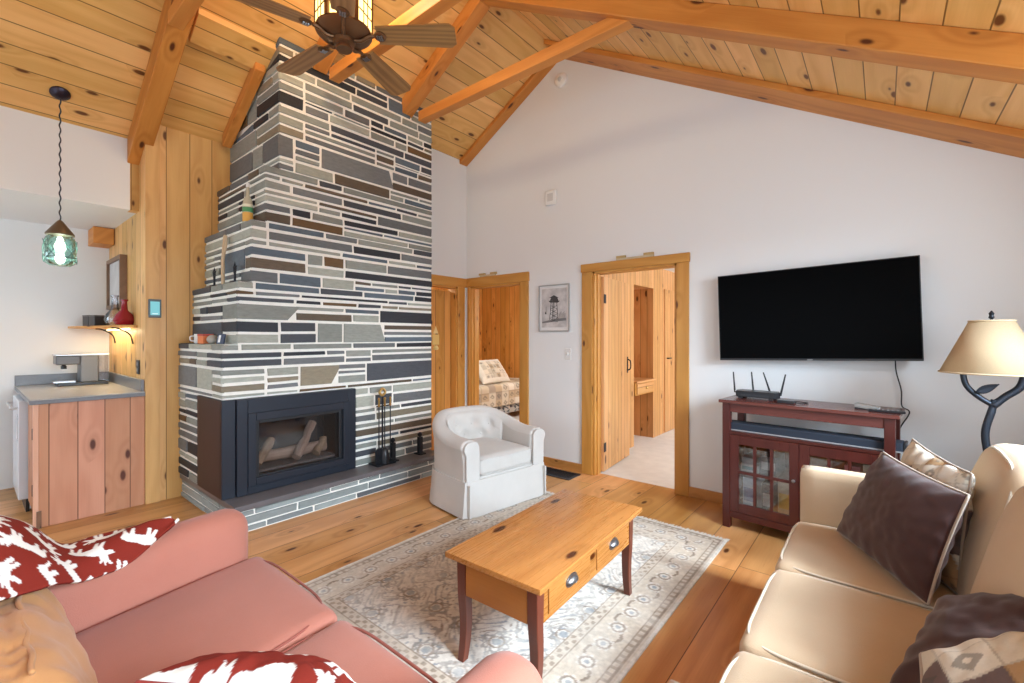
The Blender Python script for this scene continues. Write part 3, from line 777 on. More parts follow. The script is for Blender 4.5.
def pillow(name, corners, thick, mat, label, colf=None, n=46, wr=.006, seed=1, piping=None, cat='pillow', group=None, pinch=.05, parent=None):
    """throw pillow spanned between four corners (bl, br, tr, tl)"""
    bl, br, tr_, tl = [Vector(c) for c in corners]
    cen = (bl + br + tr_ + tl) / 4
    nor = (br - bl).cross(tl - bl).normalized()
    t = parent or thing(name, label, cat, cen, 0, group)
    if parent: cen = Vector((0, 0, 0))
    W, Hh = ((br - bl).length + (tr_ - tl).length) / 2, ((tl - bl).length + (tr_ - br).length) / 2
    b = bm_(); cols = []; V = {}
    lin = np.linspace(-1, 1, n)
    for side in (1, -1):
        for i, v in enumerate(lin):
            for j, u in enumerate(lin):
                rim = i in (0, n - 1) or j in (0, n - 1)
                if rim and side == -1: V[(side, i, j)] = V[(1, i, j)]; continue
                uu = u * (1 - pinch * (1 - v * v)); vv_ = v * (1 - pinch * (1 - u * u))
                p = (bl * (1 - uu) * (1 - vv_) + br * (1 + uu) * (1 - vv_) + tr_ * (1 + uu) * (1 + vv_) + tl * (1 - uu) * (1 + vv_)) / 4
                e = max(0., (1 - abs(u) ** 2.6) * (1 - abs(v) ** 2.6)) ** .52
                h = thick / 2 * e
                q = Vector((u * 2.2 + seed * 3.1, v * 2.2, side * 2.))
                h += wr * e ** .4 * (mnoise.noise(q * 1.3) + .6 * mnoise.noise(q * 3.1)) + wr * .8 * (1 - e) * math.sin(9 * math.atan2(v, u) * 2 + seed) * (1 if not rim else 0)
                p = p + nor * h * side - cen
                V[(side, i, j)] = b.verts.new(p); cols.append((u * W / 2, v * Hh / 2, side))
    for side in (1, -1):
        for i in range(n - 1):
            for j in range(n - 1):
                f = [V[(side, i, j)], V[(side, i, j + 1)], V[(side, i + 1, j + 1)], V[(side, i + 1, j)]]
                b.faces.new(f if side == 1 else f[::-1])
    cc = None
    if colf is not None:
        A = np.array(cols); C = colf(A[:, 0], A[:, 1]); cc = np.concatenate([C, np.ones((len(C), 1))], 1)
    ob = obj('cover', b, mat, t, smooth=True, colors=cc, uv=False)
    if piping is not None:
        pts = []
        per = [(u, -1) for u in lin[:-1]] + [(1, v) for v in lin[:-1]] + [(-u, 1) for u in lin[:-1]] + [(-1, -v) for v in lin[:-1]]
        for u, v in per:
            uu = u * (1 - pinch * (1 - v * v)); vv_ = v * (1 - pinch * (1 - u * u))
            pts.append((bl * (1 - uu) * (1 - vv_) + br * (1 + uu) * (1 - vv_) + tr_ * (1 + uu) * (1 + vv_) + tl * (1 - uu) * (1 + vv_)) / 4 - cen)
        b = bm_(); tube(b, pts[::2], .0045, 6, closed=True); obj('piping', b, piping, t, smooth=True, uv=False)
    return t

# quilt over the bed
QP = [(.62, .56, .46), (.50, .40, .28), (.70, .66, .58), (.38, .32, .26), (.58, .50, .38)]
ny, nx = 120, 90
Yg = np.linspace(-1.03, 1.03, ny); S = np.linspace(0, 1.9, nx)
P = np.zeros((ny, nx, 3))
for j, s in enumerate(S):
    if s < 1.45: x, z = -.70 + s, .575
    elif s < 1.53: a = (s - 1.45) / .08 * PI / 2; x, z = .75 + .045 * math.sin(a), .53 + .045 * math.cos(a)
    else: x, z = .795, .53 - (s - 1.53) * .75
    P[:, j, 0] = x; P[:, j, 1] = Yg; P[:, j, 2] = z
nz = vnoise((ny, nx), (14, 9), 5); P[:, :, 2] += (nz - .5) * .012 * (P[:, :, 0] < .74); P[:, :, 0] += (nz - .3) * .012 * (P[:, :, 0] > .76)
U, Vv = np.meshgrid(S, Yg)
Cq = patch_print(U, Vv, .16, 3, QP)
b = grid_mesh(P); q = obj('quilt', b, VC, smooth=True, uv=False, colors=np.concatenate([Cq.reshape(-1, 3), np.ones((ny * nx, 1))], 1), loc=(-5.5, 5.45, 0))
md = q.modifiers.new('thick', 'SOLIDIFY'); md.thickness = .018; md.offset = 1
tag(q, 'cream patchwork quilt draped over the bed in the left bedroom', 'quilt')
P = np.zeros((30, 120, 3)); Yg2 = np.linspace(-1.0, 1.0, 120)
for i in range(30): P[i, :, 0] = .765 + .012 * np.sin(Yg2 * 40); P[i, :, 1] = Yg2; P[i, :, 2] = .30 - i / 29 * .19
Zg, Yy = np.meshgrid(np.linspace(0, .25, 30), Yg2, indexing='ij')
mf = (np.sin(Yy * 42 + 2 * np.sin(Zg * 30)) * np.sin(Zg * 45 + 1.5 * np.sin(Yy * 21))) > .05
Cs = np.where(mf[..., None], np.array([.10, .11, .13]), np.array([.46, .45, .43]))
b = grid_mesh(P); q = obj('bed_skirt', b, VC, bd, smooth=True, uv=False, colors=np.concatenate([Cs.reshape(-1, 3), np.ones((3600, 1))], 1))
q.modifiers.new('thick', 'SOLIDIFY').thickness = .006
def scene_print(u, v):
    C = patch_print(u, v, .09, 8, [(.60, .55, .46), (.50, .46, .38), (.42, .34, .24), (.66, .60, .50)])
    edge = (np.abs(u) > .27) | (np.abs(v) > .17)
    return np.where(edge[..., None], np.array([.70, .67, .60]), C)
pillow('pillow', [(-4.82, 5.15, .60), (-4.86, 5.88, .60), (-5.14, 5.86, .97), (-5.10, 5.15, .97)], .17, VC, 'printed pillow with pale border propped on the patchwork quilt', scene_print, seed=4)

# ------------------------------------------------------------------ kitchen corner
kc = thing('base_cabinet', 'reddish pine plank cabinet at the end of the kitchen counter', 'cabinet', (XP, .62, 0))
sbox('plank_panel', (-.03, 0, -.305, .304, 0, .875), CAB, kc, bev=.003)
sbox('corner_stile', (-.04, .006, -.315, -.288, 0, .875), wood('stile_pine', (.72, .42, .26), (.55, .28, .15)), kc, bev=.003)
sbox('side_panel', (-.46, -.04, -.310, -.295, .10, .875), CAB, kc)
sbox('toe_kick', (-.46, -.04, -.25, -.24, 0, .10), BLACKP, kc)
sbox('carcass', (-1.40, -.03, .10, .30, 0, .87), CAB, kc)
sbox('hinge', (-.06, -.05, -.318, -.310, .62, .70), IRON, kc); sbox('hinge', (-.06, -.05, -.318, -.310, .22, .30), IRON, kc)
sbox('foot_block', (-.012, .016, -.30, -.275, 0, .12), wood('foot_brown', (.30, .16, .10), (.2, .1, .06)), kc)
ct = thing('countertop', 'grey laminate countertop on the red pine cabinet', 'countertop', (-5.31, .62, .875))
sbox('slab', (-.70, .735, -.335, .303, 0, .028), COUNTER, ct, bev=.003)
sbox('surface', (-.70, .730, -.330, .303, .028, .036), COUNTERT, ct, bev=.002)
sbox('backsplash', (-.70, -.68, -.335, .303, .036, .13), COUNTER, ct, bev=.003); sbox('backsplash', (-.68, .70, .283, .303, .036, .13), COUNTER, ct, bev=.003)
dwm = thing('dishwasher', 'pale enamel dishwasher beside the red pine cabinet', 'dishwasher', (-5.40, .30, 0))
sbox('body', (-.30, .30, 0.02, .40, .02, .87), DISHW, dwm); dd = sbox('door', (-.298, .30, -.04, .02, .10, .86), DISHW, dwm, bev=.006)
sbox('toe_panel', (-.30, .30, .0, .02, 0, .10), BLACKP, dwm)
b = bm_(); tube(b, [(-.25, -.04, .80), (-.25, -.075, .80), (.25, -.075, .80), (.25, -.04, .80)], .008); obj('handle', b, STEEL, dd)
sbox('control_strip', (.16, .28, -.044, -.04, .56, .74), STEEL, dd, bev=.001)
cm = thing('coffee_maker', 'dark grey coffee maker standing on the counter', 'coffee maker', (-5.72, .70, .911))
sbox('base', (-.11, .11, -.18, .16, 0, .03), BLACKP, cm, bev=.006); sbox('body', (-.11, .11, -.03, .09, .03, .27), plain('graphite_plastic', (.16, .16, .165), .35), cm, bev=.008)
sbox('brew_head', (-.10, .10, -.19, -.03, .19, .27), plain('graphite_head', (.11, .11, .12), .35), cm, bev=.01)
sbox('lid', (-.115, .115, -.195, .165, .27, .284), STEEL, cm, bev=.004)
b = bm_(); box(b, -.10, .10, .095, .16, .03, .27); obj('water_tank', b, CLEARV, cm)
b = bm_(); lathe(b, [(.008, .19), (.02, .175), (.02, .15)], c=(0, -.13, 0), seg=12); obj('spout', b, BLACKP, cm)
sbox('drip_tray', (-.07, .07, -.20, -.06, .03, .04), STEEL, cm)
ws = thing('wall_shelf', 'thin corner shelf on the pine wall above the counter', 'shelf', (-5.4, .92, 1.43))
b = bm_(); prism(b, [(-.55, -.30), (-.25, -.28), (.15, -.17), (.50, -.10), (.56, -.02), (.56, .004), (-.61, .004), (-.61, -.20)][::-1], 0, .02, 'z'); obj('board', b, TRIM, ws, (1, 0, 0))
for x in (-.3, .42):
    b = bm_(); tube(b, spline([(x, 0, -.14), (x, -.02, -.06), (x, -.09, -.012), (x, -.14, -.004)], 5), .006, 8); obj('bracket', b, IRON, ws)
b = bm_(); tube(b, [(-.45, -.03, -.012), (.45, -.03, -.012)], .008, 8); obj('light_strip', b, glow('shelf_light', (1., .80, .42), 5.), ws)
def vessel(name, prof, mat, loc, label, cat, handle=None):
    t = thing(name, label, cat, loc); b = bm_(); lathe(b, prof, seg=22, cap=False); obj('bowl', b, mat, t, smooth='auto')
    b = bm_(); lathe(b, [(prof[-1][0] + .002, prof[-1][1] - .012), (prof[-1][0] + .004, prof[-1][1]), (prof[-1][0] - .004, prof[-1][1])], seg=18, cap=False); obj('rim', b, mat, t, smooth='auto')
    return t
vessel('glass_decanter', [(.001, .002), (.055, .004), (.075, .05), (.062, .10), (.026, .15), (.02, .25), (.026, .27)], CLEARV, (-5.28, .85, 1.451), 'clear glass decanter on the shelf above the counter', 'decanter')
vessel('glass_decanter.001', [(.001, .002), (.06, .004), (.078, .04), (.06, .09), (.024, .13), (.018, .2), (.024, .22)], REDG, (-5.02, .87, 1.451), 'red glass decanter at the right end of the shelf', 'decanter')
for k, (x, y, h_) in enumerate(((-5.72, .76, .09), (-5.55, .78, .085))):
    t = thing('tin_canister', ('dark tin at the left end of the shelf', 'dark tin on the shelf between the left tin and the glasses')[k], 'canister', (x, y, 1.451), .2, 'tins on the shelf')
    sbox('body', (-.06, .06, -.05, .05, 0, h_), plain('dark_tin', (.045, .04, .04), .4, .3), t, bev=.004); sbox('lid', (-.062, .062, -.052, .052, h_, h_ + .012), plain('tin_lid', (.09, .08, .08), .35, .3), t, bev=.003)
t = thing('picture_frame', 'dark framed picture on the pine wall above the shelf', 'picture', (-5.52, .924, 1.85))
b = bm_()
for d in ((-.30, -.265, -.235, .235), (.265, .30, -.235, .235), (-.265, .265, -.235, -.2), (-.265, .265, .2, .235)): box(b, d[0], d[1], -.05, 0, d[2], d[3])
obj('frame', b, wood('frame_brown', (.22, .12, .06), (.12, .06, .03), knots=0), t, (1, 0, 0)); sbox('print', (-.265, .265, -.03, -.02, -.2, .2), plain('pale_print', (.55, .54, .53), .5, var=.25, scale=9), t)
t = thing('thermostat', 'small wall thermostat with lit blue screen on the pine post', 'thermostat', (XP + .012, .985, 1.583))
sbox('body', (0, .016, -.042, .042, -.075, .075), plain('thermostat_dark', (.05, .08, .09), .35), t, bev=.004)
sbox('screen', (.016, .0175, -.030, .030, -.055, .055), glow('thermostat_screen', (.22, .55, .60), .9), t)
sbox('button_bar', (.0175, .0185, -.018, .018, -.047, -.040), glow('thermostat_bar', (.7, .9, .9), .9), t)
t = thing('power_outlet', 'black outlet plate on the pine wall above the backsplash', 'outlet', (-4.80, .924, 1.10))
sbox('plate', (-.04, .04, -.008, 0, -.06, .06), BLACKP, t, bev=.003)
for z in (-.025, .025): sbox('socket', (-.018, .018, -.011, -.008, z - .014, z + .014), plain('socket_grey', (.25, .26, .28), .4), t, bev=.002)
t = thing('beam_end', 'sawn orange beam end jutting out under the kitchen soffit', 'beam end', (-5.9, .84, 2.24))
sbox('timber', (-.12, .16, -.07, .08, 0, .155), BEAM, t, (1, 0, 0), bev=.004)
# pendant
pl = thing('pendant_lamp', 'hanging aqua glass jar pendant lamp over the kitchen counter', 'pendant lamp', (-4.577, .437, 1.86))
zt = zc(-4.577) - 1.86
ca = math.atan(SL)
b = bm_(); lathe(b, [(.056, -.003), (.056, -.012), (.035, -.034), (.010, -.042)], seg=28, M=Matrix.Translation((0, 0, zt)) @ Matrix.Rotation(-ca, 4, 'Y')); obj('canopy', b, plain('dark_purple_bronze', (.035, .025, .04), .3, .6), pl, smooth='auto')
b = bm_()
tube(b, [(.0035 * math.sin(z * 90), .0035 * math.cos(z * 90), z) for z in np.linspace(.315, zt - .03, 140)], .0045, 6); obj('chain', b, GREYIRON, pl, smooth=True)
b = bm_(); lathe(b, [(.010, .33), (.022, .315), (.078, .232), (.078, .222), (.05, .222)], seg=28); obj('cap', b, plain('weathered_bronze_cap', (.16, .12, .08), .4, .6), pl, smooth='auto')
b = bm_(); lathe(b, [(.001, 0), (.055, .003), (.078, .02), (.086, .055), (.086, .17), (.076, .205), (.055, .222)], seg=32, cap=False); obj('glass_jar', b, AQUA, pl, smooth=True)
b = bm_()
for s in (1, -1):
    for k in range(5): tube(b, [(.0885 * math.cos(a), .0885 * math.sin(a), z) for a, z in ((2 * PI * k / 5 + s * q_ * .25, .02 + .165 * q_ / 6) for q_ in range(7))], .0028, 5)
tube(b, [(.088 * math.cos(2 * PI * k / 28), .088 * math.sin(2 * PI * k / 28), .06) for k in range(28)], .003, 5, True)
obj('rope_net', b, plain('net_green', (.10, .20, .19), .8), pl)
b = bm_(); lathe(b, [(.012, .21), (.015, .18), (.03, .15), (.03, .125), (.012, .105)], seg=16); obj('bulb', b, BULB, pl, smooth=True)

# ------------------------------------------------------------------ ceiling fan
FX, FY, FZ = -2.50, 1.45, 3.13
fan = thing('ceiling_fan', 'bronze lantern ceiling fan with five wooden blades', 'ceiling fan', (FX, FY, FZ))
zr = zc(FX) - FZ
b = bm_(); tube(b, [(0, 0, .42), (0, 0, zr - .06)], .014); obj('downrod', b, BRONZE, fan, smooth='auto')
b = bm_(); lathe(b, [(.02, zr - .11), (.065, zr - .07), (.075, zr - .01)], seg=24); obj('canopy', b, BRONZE, fan, smooth='auto')
b = bm_(); lathe(b, [(.045, -.055), (.048, -.045), (.042, -.03), (.06, -.022), (.065, .0), (.055, .012)], seg=28); obj('hub', b, BRONZE, fan, smooth='auto')
b = bm_(); lathe(b, [(.055, .0), (.08, .008), (.14, .026), (.162, .044), (.16, .058), (.14, .06)], seg=36); obj('motor_housing', b, BRONZE, fan, smooth='auto')
b = bm_(); lathe(b, [(.125, .055), (.125, .36)], seg=6)
obj('lantern_core', b, plain('lantern_bronze', (.35, .20, .08), .4, .6), fan)
for k in range(6):
    a = PI * k / 3 + .42
    e = obj('lantern_panel', (lambda bb: (box(bb, .138, .146, -.062, .062, .06, .36), bb)[1])(bm_()), AMBER, fan, rot=(0, 0, a))
    b = bm_(); box(b, .152, .166, -.012, .012, .055, .365, M=Matrix.Rotation(PI / 6, 4, 'Z'))
    for z in (.13, .20, .27): box(b, .146, .150, -.066, .066, z - .003, z + .003)
    for y in (-.02, .02): box(b, .146, .150, y - .002, y + .002, .06, .36)
    obj('lantern_bars', b, BRONZE, fan, rot=(0, 0, a))
b = bm_(); lathe(b, [(.15, .36), (.16, .37), (.11, .40), (.03, .43)], seg=30); obj('lantern_cap', b, BRONZE, fan, smooth='auto')
for k in range(5):
    a = math.radians(40 + 72 * k)
    e = bpy.data.objects.new('blade', None); 
    n_ = 16; b = bm_()
    pts = []
    for i in range(n_ + 1):
        t_ = i / n_; x = .20 + .47 * t_; w = .062 + .026 * t_
        if t_ > .9: w *= math.sqrt(max(.0, 1 - ((t_ - .9) / .13) ** 2))
        pts.append((x, w))
    out = [(x, -w) for x, w in pts] + [(x, w) for x, w in pts[::-1]]
    prism(b, out, -.004, .004, 'z')
    Mx = Matrix.Translation((0, 0, .035)) @ Matrix.Rotation(math.radians(-11), 4, 'X')
    b.transform(Mx)
    bl_ = obj('blade', b, BLADE, fan, (1, 0, 0), rot=(0, 0, a))
    b = bm_(); tube(b, spline([(.055, 0, .005), (.10, 0, .0), (.14, .0, .022), (.18, 0, .03)], 5), [.012] * 15 + [.009], 8)
    M2 = Matrix.Translation((.215, 0, .028)) @ Matrix.Rotation(math.radians(-11), 4, 'X')
    lathe(b, [(.001, -.012), (.026, -.010), (.036, -.004), (.036, .004)], seg=18, M=M2)
    for q_ in range(8): lathe(b, [(.004, -.015), (.005, -.011)], c=(.018 * math.cos(q_ * PI / 4), .018 * math.sin(q_ * PI / 4), 0), seg=6, M=M2)
    obj('blade_bracket', b, PEWTER if 0 else BRONZE, bl_, smooth='auto')
    b = bm_()
    for q_ in range(-1, 2):
        for p_ in range(-1, 2): lathe(b, [(.005, -.016), (.0065, -.011)], c=(.013 * q_, .013 * p_, 0), seg=6, M=M2)
    obj('woven_rosette', b, PEWTER, bl_)

# ------------------------------------------------------------------ things on the back wall
t = thing('smoke_detector', 'round white smoke detector near the gable peak', 'smoke detector', (-2.55, YW, 3.99))
RX = Matrix.Rotation(PI / 2, 4, 'X')
b = bm_(); lathe(b, [(.07, 0), (.07, .02), (.055, .035), (.03, .038)], seg=28, M=RX); obj('body', b, WHITE, t, smooth='auto')
b = bm_(); lathe(b, [(.024, .036), (.022, .046), (.008, .05)], seg=18, M=RX); obj('sensor_cap', b, plain('detector_grey', (.6, .6, .58), .4), t, smooth='auto')
t = thing('alarm_sounder', 'small square white alarm box on the gable wall', 'alarm box', (-2.672, YW, 2.805))
sbox('body', (-.07, .07, -.035, 0, -.08, .08), WHITE, t, bev=.018); sbox('grille', (-.035, .035, -.037, -.034, -.04, .04), plain('grille_grey', (.62, .62, .6), .5), t, bev=.006)
t = thing('light_switch', 'white light switch plate left of the right bedroom doorway', 'switch', (-2.474, YW, 1.177))
sbox('plate', (-.035, .035, -.006, 0, -.058, .058), plain('switch_white', (.74, .73, .71), .4), t, bev=.003); sbox('toggle', (-.006, .006, -.016, -.006, -.012, .014), WHITE, t, bev=.002)
t = thing('framed_picture', 'framed sketch of a fire lookout tower between the two bedroom doorways', 'picture', (-2.638, YW, 1.65))
W2, H2 = .19, .245
b = bm_()
for d in ((-W2, -W2 + .012, -H2, H2), (W2 - .012, W2, -H2, H2), (-W2 + .012, W2 - .012, -H2, -H2 + .012), (-W2 + .012, W2 - .012, H2 - .012, H2)): box(b, d[0], d[1], -.022, 0, d[2], d[3])
obj('frame', b, plain('pewter_frame', (.42, .41, .40), .4, .3), t)
sbox('mat_board', (-W2 + .012, W2 - .012, -.010, -.004, -H2 + .012, H2 - .012), plain('mat_white', (.74, .72, .71), .8), t)
g = G('misty_sketch_paper'); n_ = g.noise(g.obj(), 9., 5., .6); PAPER = g.bsdf(g.mix(g.smooth(n_, .3, .7), (.42, .40, .40), (.66, .63, .62)), .8)
sbox('paper', (-.155, .155, -.012, -.010, -.2, .205), PAPER, t)
INK = plain('graphite_ink', (.06, .058, .06), .8); INK2 = plain('graphite_wash', (.20, .19, .19), .8)
b = bm_(); y0, y1 = -.0135, -.012
def ink(x0, z0, x1, z1, w=.006):
    d = Vector((x1 - x0, 0, z1 - z0)); L = d.length; a = math.atan2(d.z, d.x)
    box(b, 0, L, y0, y1, -w / 2, w / 2, M=Matrix.Translation((x0, 0, z0)) @ Matrix.Rotation(-a, 4, 'Y'))
prism(b, [(-.05, .06), (.05, .055), (.075, .075), (-.07, .08)], y0, y1); prism(b, [(-.05, .08), (.055, .075), (.045, .105), (-.035, .11)], y0, y1); prism(b, [(-.06, .11), (.06, .105), (.0, .135)], y0, y1)
for xa, xb in ((-.035, -.055), (.035, .05), (0, 0), (-.012, -.02)): ink(xa, .06, xb, -.12)
for k in range(4): ink(-.04 - .004 * k, .03 - .045 * k, .04 + .003 * k, -.01 - .045 * k, .004); ink(.04, .03 - .045 * k, -.045, -.01 - .045 * k, .004)
prism(b, [(-.115, -.06), (-.095, -.06), (-.098, -.035), (-.108, -.035)], y0, y1); ink(-.10, -.04, -.098, .02, .003)
obj('tower_drawing', b, INK, t)
b = bm_(); prism(b, [(-.15, -.155), (.15, -.13), (.15, -.105), (.06, -.11), (-.04, -.12), (-.15, -.14)], y0, y1)
for k in range(7): ink(.06 + .012 * k, -.11, .065 + .012 * k, -.055 + .01 * (k % 3), .005)
obj('ground_wash', b, INK2, t)

# television
tv = thing('television', 'large flat black television mounted on the white wall', 'television', (-.405, 3.87, 1.515))
R = Matrix.Rotation(math.radians(-1.6), 4, 'Y'); w, h2 = .596, .332
b = bm_(); box(b, -w, w, -.075, -.045, -h2, h2, M=R, bev=.003); obj('bezel', b, BLACKP, tv)
b = bm_(); box(b, -w + .006, w - .006, -.0765, -.0745, -h2 + .014, h2 - .006, M=R); obj('screen', b, SCREEN, tv)
b = bm_(); box(b, -w * .8, w * .8, -.045, -.02, -h2 * .75, h2 * .5, M=R, bev=.01); obj('rear_housing', b, BLACKP, tv)
b = bm_(); box(b, -.25, .25, -.02, .034, -.18, .18); obj('wall_bracket', b, IRON, tv)
b = bm_(); box(b, -.016, .016, -.0775, -.076, -h2 + .002, -h2 + .010, M=R); obj('badge', b, plain('badge_grey', (.25, .25, .26), .4), tv)
b = bm_(); tube(b, spline([(.065, 3.855, 1.20), (.07, 3.88, 1.12), (.095, 3.885, 1.0), (.098, 3.885, .90), (.135, 3.885, .86), (.085, 3.885, .74), (.08, 3.885, .60)], 8), .004, 7)
b.transform(Matrix.Translation((.405, -3.87, -1.515))); obj('power_cord', b, BLACKP, tv, smooth=True)

# console: local x along its length, -y towards the room; origin at front left corner of the top
ang = math.atan2(-.085, .96)
cs = thing('media_console', 'dark cherry media console with glass doors under the television', 'media console', (-.885, 3.445, 0), ang)
CW, CD, CH = .945, .37, .905
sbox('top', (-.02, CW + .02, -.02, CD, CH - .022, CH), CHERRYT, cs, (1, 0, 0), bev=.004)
for x in (0, CW - .05):
    for y in (0, CD - .06): sbox('leg', (x, x + .05, y, y + .05, 0, CH - .022), CHERRY, cs, bev=.003)
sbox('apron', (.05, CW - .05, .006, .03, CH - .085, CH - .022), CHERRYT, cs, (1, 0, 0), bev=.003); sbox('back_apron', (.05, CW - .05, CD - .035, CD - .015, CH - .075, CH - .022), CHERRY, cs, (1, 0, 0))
sbox('shelf', (.02, CW - .02, .004, CD - .015, .665, .685), CHERRY, cs, (1, 0, 0), bev=.002)
sbox('bottom', (.02, CW - .02, .01, CD - .015, .105, .125), CHERRY, cs, (1, 0, 0)); sbox('middle_shelf', (.04, CW - .04, .045, CD - .02, .385, .40), CHERRY, cs, (1, 0, 0))
sbox('lower_rail', (.05, CW - .05, .004, .028, .075, .12), CHERRY, cs, (1, 0, 0), bev=.002)
for x in (.01, CW - .03): sbox('side_panel', (x, x + .02, .04, CD - .05, .1, .67), CHERRY, cs)
sbox('back_panel', (.03, CW - .03, CD - .018, CD - .010, .1, .67), CHERRY, cs)
for k, x0 in enumerate((.052, CW / 2 + .001)):
    x1 = x0 + CW / 2 - .053
    dr = bpy.data.objects.new('door', None); COL.objects.link(dr); dr.parent = cs
    b = bm_()
    st = .055
    for d in ((x0, x0 + st, .125, .662), (x1 - st, x1, .125, .662), (x0 + st, x1 - st, .125, .185), (x0 + st, x1 - st, .60, .662)): box(b, d[0], d[1], .002, .022, d[2], d[3])
    obj('door_frame', b, CHERRY, dr, bev=.002)
    b = bm_(); iw = (x1 - x0 - 2 * st)
    for q_ in (1, 2): box(b, x0 + st + iw * q_ / 3 - .009, x0 + st + iw * q_ / 3 + .009, .004, .020, .185, .60)
    box(b, x0 + st, x1 - st, .005, .019, .395, .415)
    obj('muntin', b, CHERRY, dr)
    b = bm_(); box(b, x0 + st, x1 - st, .011, .013, .185, .60); obj('glass_pane', b, GLASS, dr)
    b = bm_(); xk = x1 - st / 2 if k == 0 else x0 + st / 2
    lathe(b, [(.005, 0), (.011, .012), (.011, .018), (.003, .022)], seg=12, M=Matrix.Translation((xk, .002, .42)) @ Matrix.Rotation(PI / 2, 4, 'X')); obj('knob', b, PEWTER, dr)
def incons(p):  # console-local point to world
    return Matrix.Translation((-.885, 3.445, 0)) @ Matrix.Rotation(ang, 4, 'Z') @ Vector(p)
def game(name, dims, mat, label, cat, strip=None, group='boxed games behind the console doors'):
    x0, x1, z0, z1 = dims; p = incons(((x0 + x1) / 2, .17, z0)); t = thing(name, label, cat, p, ang, group)
    w = (x1 - x0) / 2; sbox('box', (-w, w, -.10, .10, 0, z1 - z0), mat, t, bev=.002)
    if strip: sbox('printed_band', (-w * .8, w * .8, -.103, -.10, (z1 - z0) * .3, (z1 - z0) * .7), strip, t)
    return t
gp = lambda n, c: plain(n, c, .5, var=.35, scale=25)
game('boxed_game', (.115, .205, .126, .36), gp('box_bluewhite', (.40, .46, .58)), 'tall blue and white box at the left of the lower console shelf', 'box', gp('band_navy', (.12, .15, .35)))
game('boxed_game', (.235, .31, .126, .34), gp('box_black', (.05, .05, .06)), 'black box in the middle pane of the lower console shelf', 'box', gp('band_grey', (.35, .35, .36)))
game('boxed_game', (.335, .42, .126, .375), gp('box_cream', (.60, .55, .40)), 'cream box right of the black box on the lower console shelf', 'box', gp('band_gold', (.65, .48, .12)))
game('boxed_game', (.10, .215, .401, .455), gp('box_white', (.68, .70, .70)), 'flat white box at the left of the upper console shelf', 'box', gp('band_teal', (.25, .42, .45)))
game('boxed_game', (.108, .205, .456, .50), gp('box_grey', (.40, .42, .45)), 'flat grey box topmost of the stack on the upper console shelf', 'box')
game('boxed_game', (.225, .33, .401, .53), gp('box_charcoal', (.10, .10, .11)), 'charcoal box in the middle pane of the upper console shelf', 'box', gp('band_silver', (.4, .4, .4)))
game('boxed_game', (.70, .78, .401, .56), gp('box_pink', (.60, .25, .32)), 'pink box behind the right console door', 'box')
game('boxed_game', (.79, .875, .401, .58), gp('box_ivory', (.65, .60, .50)), 'ivory box behind the right console door beside the pink one', 'box')
p = incons((CW / 2 + .02, .10, .686)); sb = thing('soundbar', 'long navy soundbar on the open shelf of the console', 'soundbar', p, ang)
b = bm_(); box(b, -.485, .485, -.07, .05, .0, .058, bev=.01); obj('body', b, NAVYC, sb)
sbox('trim_strip', (-.485, .485, -.073, -.069, .002, .010), plain('silver_strip', (.45, .46, .48), .3, .5), sb)
sbox('end_cap', (.485, .50, -.07, .05, .0, .058), BLACKP, sb, bev=.005); sbox('end_cap', (-.50, -.485, -.07, .05, .0, .058), BLACKP, sb, bev=.005)
# router and gadgets
p = incons((.17, .21, CH)); rt = thing('wifi_router', 'black four antenna router on the left end of the console', 'router', p, ang)
b = bm_(); prism(b, [(-.125, -.07), (.125, -.07), (.145, .0), (.125, .07), (-.125, .07), (-.145, 0)],   .012, .055, 'z'); obj('body', b, BLACKP, rt, bev=.006)
for x, y, lx, ly in ((-.155, 0, -.01, 0), (-.05, .075, -.015, .01), (.06, .075, -.045, .01), (.15, .0, .028, 0)):
    b = bm_(); tube(b, [(x * .9, y * .9, .035), (x, y, .037), (x, y, .055)], .006, 8); tube(b, [(x, y, .05), (x + lx, y + ly, .185)], [.007, .0045], 8); obj('antenna', b, BLACKP, rt)
for x in (-.1, .1):
    for y in (-.05, .05): sbox('foot', (x - .012, x + .012, y - .012, y + .012, 0, .013), BLACKP, rt)
sbox('front_vent', (-.09, .09, -.072, -.069, .018, .034), plain('vent_dark', (.03, .03, .035), .6), rt)
p = incons((.38, .10, CH)); t = thing('power_adapter', 'small black adapter lying beside the router on the console', 'adapter', p, ang)
sbox('body', (-.05, .05, -.03, .03, 0, .018), BLACKP, t, bev=.004)
b = bm_(); tube(b, spline([(.05, 0, .008), (.09, .01, .006), (.11, .06, .006), (.02, .10, .006)], 6), .003, 6); obj('lead', b, BLACKP, t)
p = incons((.80, .16, CH)); t = thing('cable_receiver', 'small grey gadget tilted on the right end of the console', 'gadget', p, ang - .1)
b = bm_(); box(b, -.06, .06, -.035, .035, .004, .028, M=Matrix.Rotation(.12, 4, 'Y'), bev=.008); obj('body', b, plain('gadget_grey', (.30, .28, .26), .35), t)
sbox('base', (-.055, .055, -.03, .03, 0, .008), BLACKP, t)
p = incons((.90, .09, CH)); t = thing('remote_control', 'slim dark remote control at the right end of the console', 'remote', p, ang + .1)
sbox('body', (-.085, .085, -.02, .02, 0, .014), BLACKP, t, bev=.005)
b = bm_()
for k in range(6):
    for q_ in (-1, 1): box(b, -.065 + k * .022, -.055 + k * .022, q_ * .009 - .004, q_ * .009 + .004, .014, .0155)
obj('keypad', b, plain('key_grey', (.3, .3, .31), .5), t)

